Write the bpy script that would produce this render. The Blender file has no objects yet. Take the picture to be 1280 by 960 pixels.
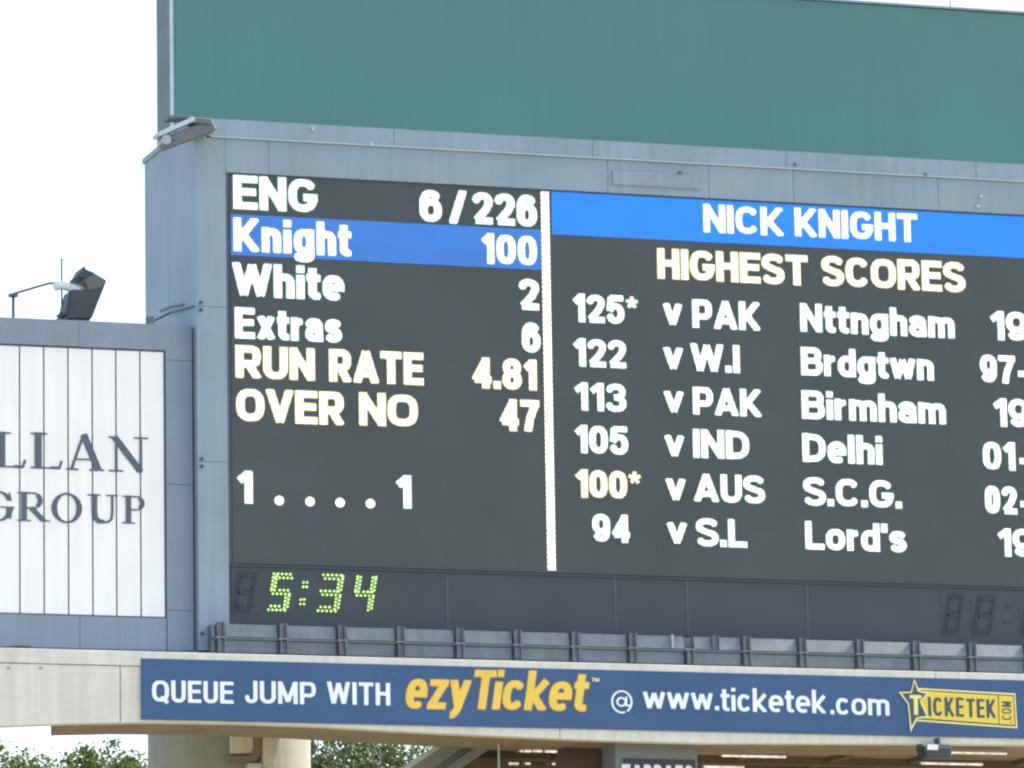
import bpy, math, random
import numpy as np
from mathutils import Vector, Matrix
random.seed(7)
S = bpy.context.scene
COL = S.collection
R = math.radians

# ------------------------------------------------------------------ camera
F, YAW, PITCH, ROLL, DIST, CZ = 7000.0, .3259, .17614, -.01724, 110.0, 21.3
# the board stands on the plane y = 0; x runs right along it, z up; the camera is on the ground to its left
CAM = Vector((-DIST*math.sin(YAW), -DIST*math.cos(YAW), CZ - DIST*math.tan(PITCH)))
_f = Vector((math.sin(YAW)*math.cos(PITCH), math.cos(YAW)*math.cos(PITCH), math.sin(PITCH)))
_r = Vector((math.cos(YAW), -math.sin(YAW), 0)); _u = _r.cross(_f)
_r2 = _r*math.cos(ROLL) + _u*math.sin(ROLL); _u2 = -_r*math.sin(ROLL) + _u*math.cos(ROLL)
cam = bpy.data.cameras.new('camera'); camo = bpy.data.objects.new('camera', cam); COL.objects.link(camo)
camo.matrix_world = Matrix(((_r2.x, _u2.x, -_f.x, CAM.x), (_r2.y, _u2.y, -_f.y, CAM.y), (_r2.z, _u2.z, -_f.z, CAM.z), (0, 0, 0, 1)))
cam.sensor_width = 36; cam.lens = F/1280*36; cam.clip_start = 1; cam.clip_end = 8000
S.camera = camo
def at(px, py, Y=0.0):
    """where the line of sight measured at (px, py) of the photo meets the upright plane y = Y: (x, z)"""
    d = _f + _r2*((px-640)/F) + _u2*((480-py)/F)
    p = CAM + d*((Y-CAM.y)/d.y)
    return p.x, p.z
PX = DIST/math.cos(YAW)/F*math.cos(YAW)*1.0        # metres per photo pixel at the board (upright)

# ------------------------------------------------------------------ light
SUN_EL, SUN_AZ = R(42), R(88)                      # azimuth from +Y (behind the board) towards +X
w = bpy.data.worlds.new('World'); S.world = w; w.use_nodes = True
nt = w.node_tree; bg = nt.nodes['Background']
sky = nt.nodes.new('ShaderNodeTexSky'); sky.sky_type = 'NISHITA'; sky.sun_disc = False
sky.sun_elevation = SUN_EL; sky.sun_rotation = SUN_AZ; sky.dust_density = 3.0; sky.air_density = 1.0; sky.altitude = 0
nt.links.new(sky.outputs[0], bg.inputs[0]); bg.inputs[1].default_value = .15
sl = bpy.data.lights.new('sun', 'SUN'); sl.energy = 3.0; sl.angle = R(.5); sl.color = (1, .95, .86)
so = bpy.data.objects.new('sun', sl); COL.objects.link(so)
sd = Vector((math.sin(SUN_AZ)*math.cos(SUN_EL), math.cos(SUN_AZ)*math.cos(SUN_EL), math.sin(SUN_EL)))
so.rotation_euler = sd.to_track_quat('Z', 'Y').to_euler(); so.location = (30, 30, 60)
S.view_settings.view_transform = 'Standard'; S.view_settings.look = 'None'; S.view_settings.gamma = 1
S.view_settings.use_curve_mapping = False
EXPO = 1.55
S.view_settings.exposure = EXPO
try:
    S.cycles.pixel_filter_type = 'BLACKMAN_HARRIS'; S.cycles.filter_width = 2.3
    S.cycles.max_bounces = 6
except Exception: pass
G = 1/2**EXPO

# ------------------------------------------------------------------ materials
def mat(name, col, rough=.6, var=.08, scale=1.2, metal=0.0, streak=0.0, bump=0.0, spec=.4, fine=0.0):
    m = bpy.data.materials.new(name); m.use_nodes = True; n = m.node_tree; b = n.nodes['Principled BSDF']
    tc = n.nodes.new('ShaderNodeTexCoord'); geo = n.nodes.new('ShaderNodeNewGeometry')
    no = n.nodes.new('ShaderNodeTexNoise'); no.inputs['Scale'].default_value = scale; no.inputs['Detail'].default_value = 6
    n.links.new(geo.outputs['Position'], no.inputs['Vector'])
    rmp = n.nodes.new('ShaderNodeMapRange'); rmp.inputs['From Min'].default_value = .3; rmp.inputs['From Max'].default_value = .7
    rmp.inputs['To Min'].default_value = 1-var; rmp.inputs['To Max'].default_value = 1+var
    n.links.new(no.outputs['Fac'], rmp.inputs['Value'])
    val = rmp.outputs[0]
    if streak:
        mp = n.nodes.new('ShaderNodeMapping'); mp.inputs['Scale'].default_value = (7, 7, .35)
        n.links.new(geo.outputs['Position'], mp.inputs['Vector'])
        n2 = n.nodes.new('ShaderNodeTexNoise'); n2.inputs['Scale'].default_value = 1; n2.inputs['Detail'].default_value = 5
        n.links.new(mp.outputs[0], n2.inputs['Vector'])
        r2 = n.nodes.new('ShaderNodeMapRange'); r2.inputs['From Min'].default_value = .35; r2.inputs['From Max'].default_value = .75
        r2.inputs['To Min'].default_value = 1; r2.inputs['To Max'].default_value = 1-streak
        n.links.new(n2.outputs['Fac'], r2.inputs['Value'])
        mu = n.nodes.new('ShaderNodeMath'); mu.operation = 'MULTIPLY'
        n.links.new(val, mu.inputs[0]); n.links.new(r2.outputs[0], mu.inputs[1]); val = mu.outputs[0]
    if fine:
        n3 = n.nodes.new('ShaderNodeTexNoise'); n3.inputs['Scale'].default_value = 14; n3.inputs['Detail'].default_value = 3
        n.links.new(geo.outputs['Position'], n3.inputs['Vector'])
        r3 = n.nodes.new('ShaderNodeMapRange'); r3.inputs['From Min'].default_value = .3; r3.inputs['From Max'].default_value = .7
        r3.inputs['To Min'].default_value = 1-fine; r3.inputs['To Max'].default_value = 1+fine
        n.links.new(n3.outputs['Fac'], r3.inputs['Value'])
        mu = n.nodes.new('ShaderNodeMath'); mu.operation = 'MULTIPLY'
        n.links.new(val, mu.inputs[0]); n.links.new(r3.outputs[0], mu.inputs[1]); val = mu.outputs[0]
    vm = n.nodes.new('ShaderNodeVectorMath'); vm.operation = 'SCALE'; vm.inputs[0].default_value = col
    n.links.new(val, vm.inputs['Scale']); n.links.new(vm.outputs[0], b.inputs['Base Color'])
    b.inputs['Roughness'].default_value = rough; b.inputs['Metallic'].default_value = metal
    b.inputs['Specular IOR Level'].default_value = spec
    if bump:
        bp = n.nodes.new('ShaderNodeBump'); bp.inputs['Strength'].default_value = bump; bp.inputs['Distance'].default_value = .02
        n.links.new(no.outputs['Fac'], bp.inputs['Height']); n.links.new(bp.outputs[0], b.inputs['Normal'])
    return m
def emis(name, col, k=1.0, var=0.0, base=(.03, .03, .03)):
    """something that gives off light, k = brightness at the exposure used"""
    m = bpy.data.materials.new(name); m.use_nodes = True; n = m.node_tree; b = n.nodes['Principled BSDF']
    b.inputs['Base Color'].default_value = (*base, 1); b.inputs['Roughness'].default_value = .6
    b.inputs['Emission Color'].default_value = (*col, 1); b.inputs['Emission Strength'].default_value = k*G
    if var:
        geo = n.nodes.new('ShaderNodeNewGeometry'); no = n.nodes.new('ShaderNodeTexNoise'); no.inputs['Scale'].default_value = 9
        if 'blue_' in name:
            sn = n.nodes.new('ShaderNodeVectorMath'); sn.operation = 'SNAP'; sn.inputs[1].default_value = (.5, 50, .5)
            n.links.new(geo.outputs['Position'], sn.inputs[0]); n.links.new(sn.outputs[0], no.inputs['Vector'])
        else: n.links.new(geo.outputs['Position'], no.inputs['Vector'])
        r = n.nodes.new('ShaderNodeMapRange'); r.inputs['From Min'].default_value = .3; r.inputs['From Max'].default_value = .7
        r.inputs['To Min'].default_value = k*G*(1-var); r.inputs['To Max'].default_value = k*G*(1+var)
        n.links.new(no.outputs['Fac'], r.inputs['Value']); n.links.new(r.outputs[0], b.inputs['Emission Strength'])
    return m
M = {
 'housing': mat('grey_blue_paint', (.235, .315, .37), .5, .08, .6, streak=.13, fine=.02),
 'housing2': mat('grey_blue_sign_paint', (.215, .275, .335), .5, .06, .9, streak=.10, fine=.02),
 'trim': mat('pale_metal_trim', (.42, .50, .54), .4, .08, 2),
 'seam': mat('dark_gap', (.05, .07, .09), .8),
 'bezel': mat('dark_blue_bezel', (.085, .12, .165), .6),
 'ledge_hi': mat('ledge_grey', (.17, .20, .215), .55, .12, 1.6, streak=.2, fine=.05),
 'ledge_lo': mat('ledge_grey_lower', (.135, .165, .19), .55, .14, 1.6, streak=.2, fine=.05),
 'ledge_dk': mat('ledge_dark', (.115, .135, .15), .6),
 'bracket': mat('bracket_grey', (.13, .155, .175), .55, .2, 3, streak=.2, fine=.08),
 'green': mat('teal_green_paint', (.066, .188, .168), .6, .05, .35, streak=.06, fine=.015),
 'green_edge': mat('weathered_edge_paint', (.13, .18, .18), .6, .1, 1.5, streak=.1),
 'white': mat('white_slat_paint', (.85, .85, .82), .5, .02, 1, streak=.05, spec=.3),
 'letter': mat('slate_lettering', (.088, .11, .145), .5, .05),
 'cream': mat('cream_render', (.65, .64, .56), .85, .05, 1.0, streak=.14, bump=.1, fine=.03),
 'soffit': mat('brown_soffit', (.24, .19, .14), .9, .12, 1.2, fine=.05),
 'concrete': mat('column_concrete', (.29, .30, .255), .85, .07, 1.0, streak=.1, fine=.04),
 'banner': mat('banner_blue', (.033, .090, .205), .45, .07, .8, fine=.03),
 'bwhite': mat('banner_white_print', (.78, .84, .86), .5, .02),
 'yellow': mat('banner_yellow_print', (.80, .55, .08), .5, .04),
 'orange': mat('banner_orange_outline', (.50, .27, .08), .5, .04),
 'byellow': mat('logo_yellow', (.78, .58, .06), .5, .05),
 'bline': mat('logo_pale_line', (.80, .72, .28), .5, .03),
 'navy': mat('logo_navy', (.05, .085, .12), .5, .03),
 'black': mat('floodlight_black', (.035, .05, .055), .5, .15, 4),
 'blackvis': mat('visor_inner_grey', (.10, .11, .11), .5, .1, 4),
 'galv': mat('galvanised_steel', (.30, .34, .36), .4, .15, 5, metal=.4),
 'pipe': mat('weathered_pipe', (.10, .13, .125), .6, .15, 5),
 'whitepaint': mat('white_lamp_shell', (.8, .8, .8), .5, .04, 3),
 'brown': mat('brown_wall', (.10, .07, .055), .85, .15, 1.5, fine=.08),
 'ceil': mat('undercroft_ceiling', (.19, .165, .12), .9, .2, 1.4, fine=.08),
 'joist': mat('undercroft_joist', (.12, .095, .07), .9, .2, 2, fine=.08),
 'grey': mat('grey_sign_paint', (.20, .23, .26), .6, .05, 1),
 'stair': mat('stair_steel', (.20, .23, .235), .6, .12, 1.5, streak=.1, fine=.05),
 'ground': mat('field_ground', (.25, .22, .14), .95, .2, .05),
 'bark': mat('bark', (.10, .075, .05), .9, .2, 3),
 'txt': emis('led_white', (1, 1, .98), 1.45, .12),
 'txt_edge': emis('led_white_edge', (.38, .88, .72), .70, .25),  # rims round the lit letters: their glow put into dimmer colour
 'txtb_glow': emis('white_glow_on_blue', (.62, .95, 1.0), .85, .2),
 'txty': emis('led_pale_yellow', (1, .99, .84), 1.35, .12),
 'txty_edge': emis('led_yellow_glow', (1.0, .90, .30), .85, .25),
 'blue1': emis('led_blue_row', (.03, .23, .80), .92, .10, (.01, .01, .01)),
 'blue2': emis('led_blue_title', (.0, .25, 1.0), 1.05, .06, (.01, .01, .01)),
 'green_led': emis('led_green', (.60, 1.0, .26), 1.3, .25),
 'tube': emis('fluorescent_tube', (1, .86, .70), .95, .35),
}
def lamp_grid(n, geo, lo, hi):
    """brightness ripple with the lamp pitch of the board"""
    sp = n.nodes.new('ShaderNodeSeparateXYZ'); n.links.new(geo.outputs['Position'], sp.inputs[0]); out = []
    for ax in 'XZ':
        a = n.nodes.new('ShaderNodeMath'); a.operation = 'MULTIPLY'; a.inputs[1].default_value = 2*math.pi/.052
        b = n.nodes.new('ShaderNodeMath'); b.operation = 'SINE'
        n.links.new(sp.outputs[ax], a.inputs[0]); n.links.new(a.outputs[0], b.inputs[0]); out.append(b.outputs[0])
    c = n.nodes.new('ShaderNodeMath'); c.operation = 'ADD'; n.links.new(out[0], c.inputs[0]); n.links.new(out[1], c.inputs[1])
    r = n.nodes.new('ShaderNodeMapRange'); r.inputs['From Min'].default_value = -2; r.inputs['From Max'].default_value = 2
    r.inputs['To Min'].default_value = lo; r.inputs['To Max'].default_value = hi; n.links.new(c.outputs[0], r.inputs['Value'])
    return r.outputs[0]
for k_ in ('txt', 'txty', 'txt_edge', 'txty_edge', 'txtb_glow', 'blue1', 'blue2'):
    n = M[k_].node_tree; b = n.nodes['Principled BSDF']; l = b.inputs['Emission Strength'].links[0]; src = l.from_socket
    geo = [q for q in n.nodes if q.type == 'NEW_GEOMETRY'][0]; g_o = lamp_grid(n, geo, *((.5, 1.5) if 'blue' not in k_ else (.75, 1.25)))
    mu = n.nodes.new('ShaderNodeMath'); mu.operation = 'MULTIPLY'; n.links.new(src, mu.inputs[0]); n.links.new(g_o, mu.inputs[1])
    n.links.new(mu.outputs[0], b.inputs['Emission Strength'])
def display_mat():
    """dark LED face: module grid with faint differences from module to module"""
    m = bpy.data.materials.new('led_face'); m.use_nodes = True; n = m.node_tree; b = n.nodes['Principled BSDF']
    geo = n.nodes.new('ShaderNodeNewGeometry'); sp = n.nodes.new('ShaderNodeSeparateXYZ'); n.links.new(geo.outputs['Position'], sp.inputs[0])
    cb = n.nodes.new('ShaderNodeCombineXYZ')
    for i, k in (('X', 1.0), ('Z', 1.0)):
        mu = n.nodes.new('ShaderNodeMath'); mu.operation = 'MULTIPLY'; mu.inputs[1].default_value = 1/.50
        fl = n.nodes.new('ShaderNodeMath'); fl.operation = 'FLOOR'
        n.links.new(sp.outputs[i], mu.inputs[0]); n.links.new(mu.outputs[0], fl.inputs[0]); n.links.new(fl.outputs[0], cb.inputs[i])
    wn = n.nodes.new('ShaderNodeTexWhiteNoise'); n.links.new(cb.outputs[0], wn.inputs['Vector'])
    no = n.nodes.new('ShaderNodeTexNoise'); no.inputs['Scale'].default_value = .5; n.links.new(geo.outputs['Position'], no.inputs['Vector'])
    ad = n.nodes.new('ShaderNodeMath'); ad.operation = 'MULTIPLY_ADD'; ad.inputs[1].default_value = .12
    n.links.new(wn.outputs['Value'], ad.inputs[0]); n.links.new(no.outputs['Fac'], ad.inputs[2])
    r = n.nodes.new('ShaderNodeMapRange'); r.inputs['From Min'].default_value = .3; r.inputs['From Max'].default_value = .8
    r.inputs['To Min'].default_value = .88; r.inputs['To Max'].default_value = 1.12; n.links.new(ad.outputs[0], r.inputs['Value'])
    vm = n.nodes.new('ShaderNodeVectorMath'); vm.operation = 'SCALE'; vm.inputs[0].default_value = (.060, .075, .078)
    mg = n.nodes.new('ShaderNodeMath'); mg.operation = 'MULTIPLY'; n.links.new(r.outputs[0], mg.inputs[0]); n.links.new(lamp_grid(n, geo, .72, 1.28), mg.inputs[1])
    n.links.new(mg.outputs[0], vm.inputs['Scale']); n.links.new(vm.outputs[0], b.inputs['Base Color'])
    b.inputs['Roughness'].default_value = .65; b.inputs['Specular IOR Level'].default_value = .3
    return m
M['display'] = display_mat()
M['clockface'] = mat('clock_strip_face', (.042, .056, .066), .6, .08, .8, fine=.04)
M['unlit'] = mat('unlit_digit', (.040, .053, .062), .7, .1, 4)
def leaf_mat(name, a, b_):
    m = bpy.data.materials.new(name); m.use_nodes = True; n = m.node_tree; b = n.nodes['Principled BSDF']
    geo = n.nodes.new('ShaderNodeNewGeometry'); mx = n.nodes.new('ShaderNodeMix'); mx.data_type = 'RGBA'
    n.links.new(geo.outputs['Random Per Island'], mx.inputs['Factor'])
    mx.inputs['A'].default_value = (*a, 1); mx.inputs['B'].default_value = (*b_, 1)
    n.links.new(mx.outputs['Result'], b.inputs['Base Color']); b.inputs['Roughness'].default_value = .38
    tr = n.nodes.new('ShaderNodeBsdfTranslucent'); n.links.new(mx.outputs['Result'], tr.inputs[0])
    ms = n.nodes.new('ShaderNodeMixShader'); ms.inputs[0].default_value = .35
    n.links.new(b.outputs[0], ms.inputs[1]); n.links.new(tr.outputs[0], ms.inputs[2])
    n.links.new(ms.outputs[0], n.nodes['Material Output'].inputs[0])
    return m
M['leaf1'] = leaf_mat('leaf_olive', (.035, .075, .016), (.15, .20, .045))
M['leaf2'] = leaf_mat('leaf_dark', (.030, .058, .026), (.13, .17, .06))

# ------------------------------------------------------------------ object helpers
def link(o, parent=None):
    COL.objects.link(o)
    if parent: o.parent = parent
    return o
def thing(name, label, cat, loc=(0, 0, 0), group=None, kind=None):
    o = bpy.data.objects.new(name, None); o.location = loc; o.empty_display_size = .2
    o['label'] = label; o['category'] = cat
    if group: o['group'] = group
    if kind: o['kind'] = kind
    bpy.context.view_layer.update()
    return link(o)
def tag(o, label, cat, group=None):
    o['label'] = label; o['category'] = cat
    if group: o['group'] = group
    return o
class MB:
    def __init__(s): s.v = []; s.f = []
    def box(s, x0, x1, y0, y1, z0, z1):
        if x1 < x0: x0, x1 = x1, x0
        if z1 < z0: z0, z1 = z1, z0
        if y1 < y0: y0, y1 = y1, y0
        k = len(s.v); s.v += [(x, y, z) for z in (z0, z1) for y in (y0, y1) for x in (x0, x1)]
        s.f += [tuple(k+i for i in q) for q in ((0, 2, 3, 1), (4, 5, 7, 6), (0, 1, 5, 4), (2, 6, 7, 3), (0, 4, 6, 2), (1, 3, 7, 5))]
        return s
    def prism(s, pts, y0, y1):
        """outline in (x, z), clockwise or not, given depth y0..y1"""
        n = len(pts); a = sum(pts[i][0]*pts[(i+1) % n][1]-pts[(i+1) % n][0]*pts[i][1] for i in range(n))
        if a < 0: pts = pts[::-1]
        if y1 < y0: y0, y1 = y1, y0
        k = len(s.v); s.v += [(x, y0, z) for x, z in pts] + [(x, y1, z) for x, z in pts]
        s.f.append(tuple(k+i for i in range(n))); s.f.append(tuple(k+n+i for i in reversed(range(n))))
        for i in range(n):
            j = (i+1) % n; s.f.append((k+j, k+i, k+n+i, k+n+j))
        return s
    def tube(s, pts, r, n=10, r1=None, cap=True):
        pts = [Vector(p) for p in pts]; k0 = len(s.v); m = len(pts)
        for i, p in enumerate(pts):
            d = (pts[min(i+1, m-1)]-pts[max(i-1, 0)]).normalized()
            a = d.cross(Vector((0, 0, 1)) if abs(d.z) < .9 else Vector((1, 0, 0))).normalized(); b = d.cross(a)
            rr = r if r1 is None else r + (r1-r)*i/(m-1)
            for q in range(n):
                t = 2*math.pi*q/n; s.v.append(tuple(p + a*rr*math.cos(t) + b*rr*math.sin(t)))
        for i in range(m-1):
            for q in range(n):
                q2 = (q+1) % n; s.f.append((k0+i*n+q, k0+i*n+q2, k0+(i+1)*n+q2, k0+(i+1)*n+q))
        if cap:
            s.f.append(tuple(k0+q for q in reversed(range(n)))); s.f.append(tuple(k0+(m-1)*n+q for q in range(n)))
        return s
    def disc(s, x, z, r, y0, y1, n=10, rz=None):
        rz = rz or r
        return s.prism([(x+r*math.cos(2*math.pi*i/n), z+rz*math.sin(2*math.pi*i/n)) for i in range(n)], y0, y1)
    def build(s, name, m, parent=None, bevel=0, smooth=False):
        me = bpy.data.meshes.new(name)
        off = parent_loc(parent)
        me.from_pydata([(v[0]-off[0], v[1]-off[1], v[2]-off[2]) for v in s.v], [], s.f); me.materials.append(m)
        if smooth: me.shade_smooth()
        o = bpy.data.objects.new(name, me); link(o, parent)
        if bevel:
            b = o.modifiers.new('bevel', 'BEVEL'); b.width = bevel; b.segments = 2; b.limit_method = 'ANGLE'; b.angle_limit = R(40)
        return o
def parent_loc(p):
    x, y, z = 0, 0, 0
    while p is not None:
        x += p.location.x; y += p.location.y; z += p.location.z; p = p.parent
    return x, y, z

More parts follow.
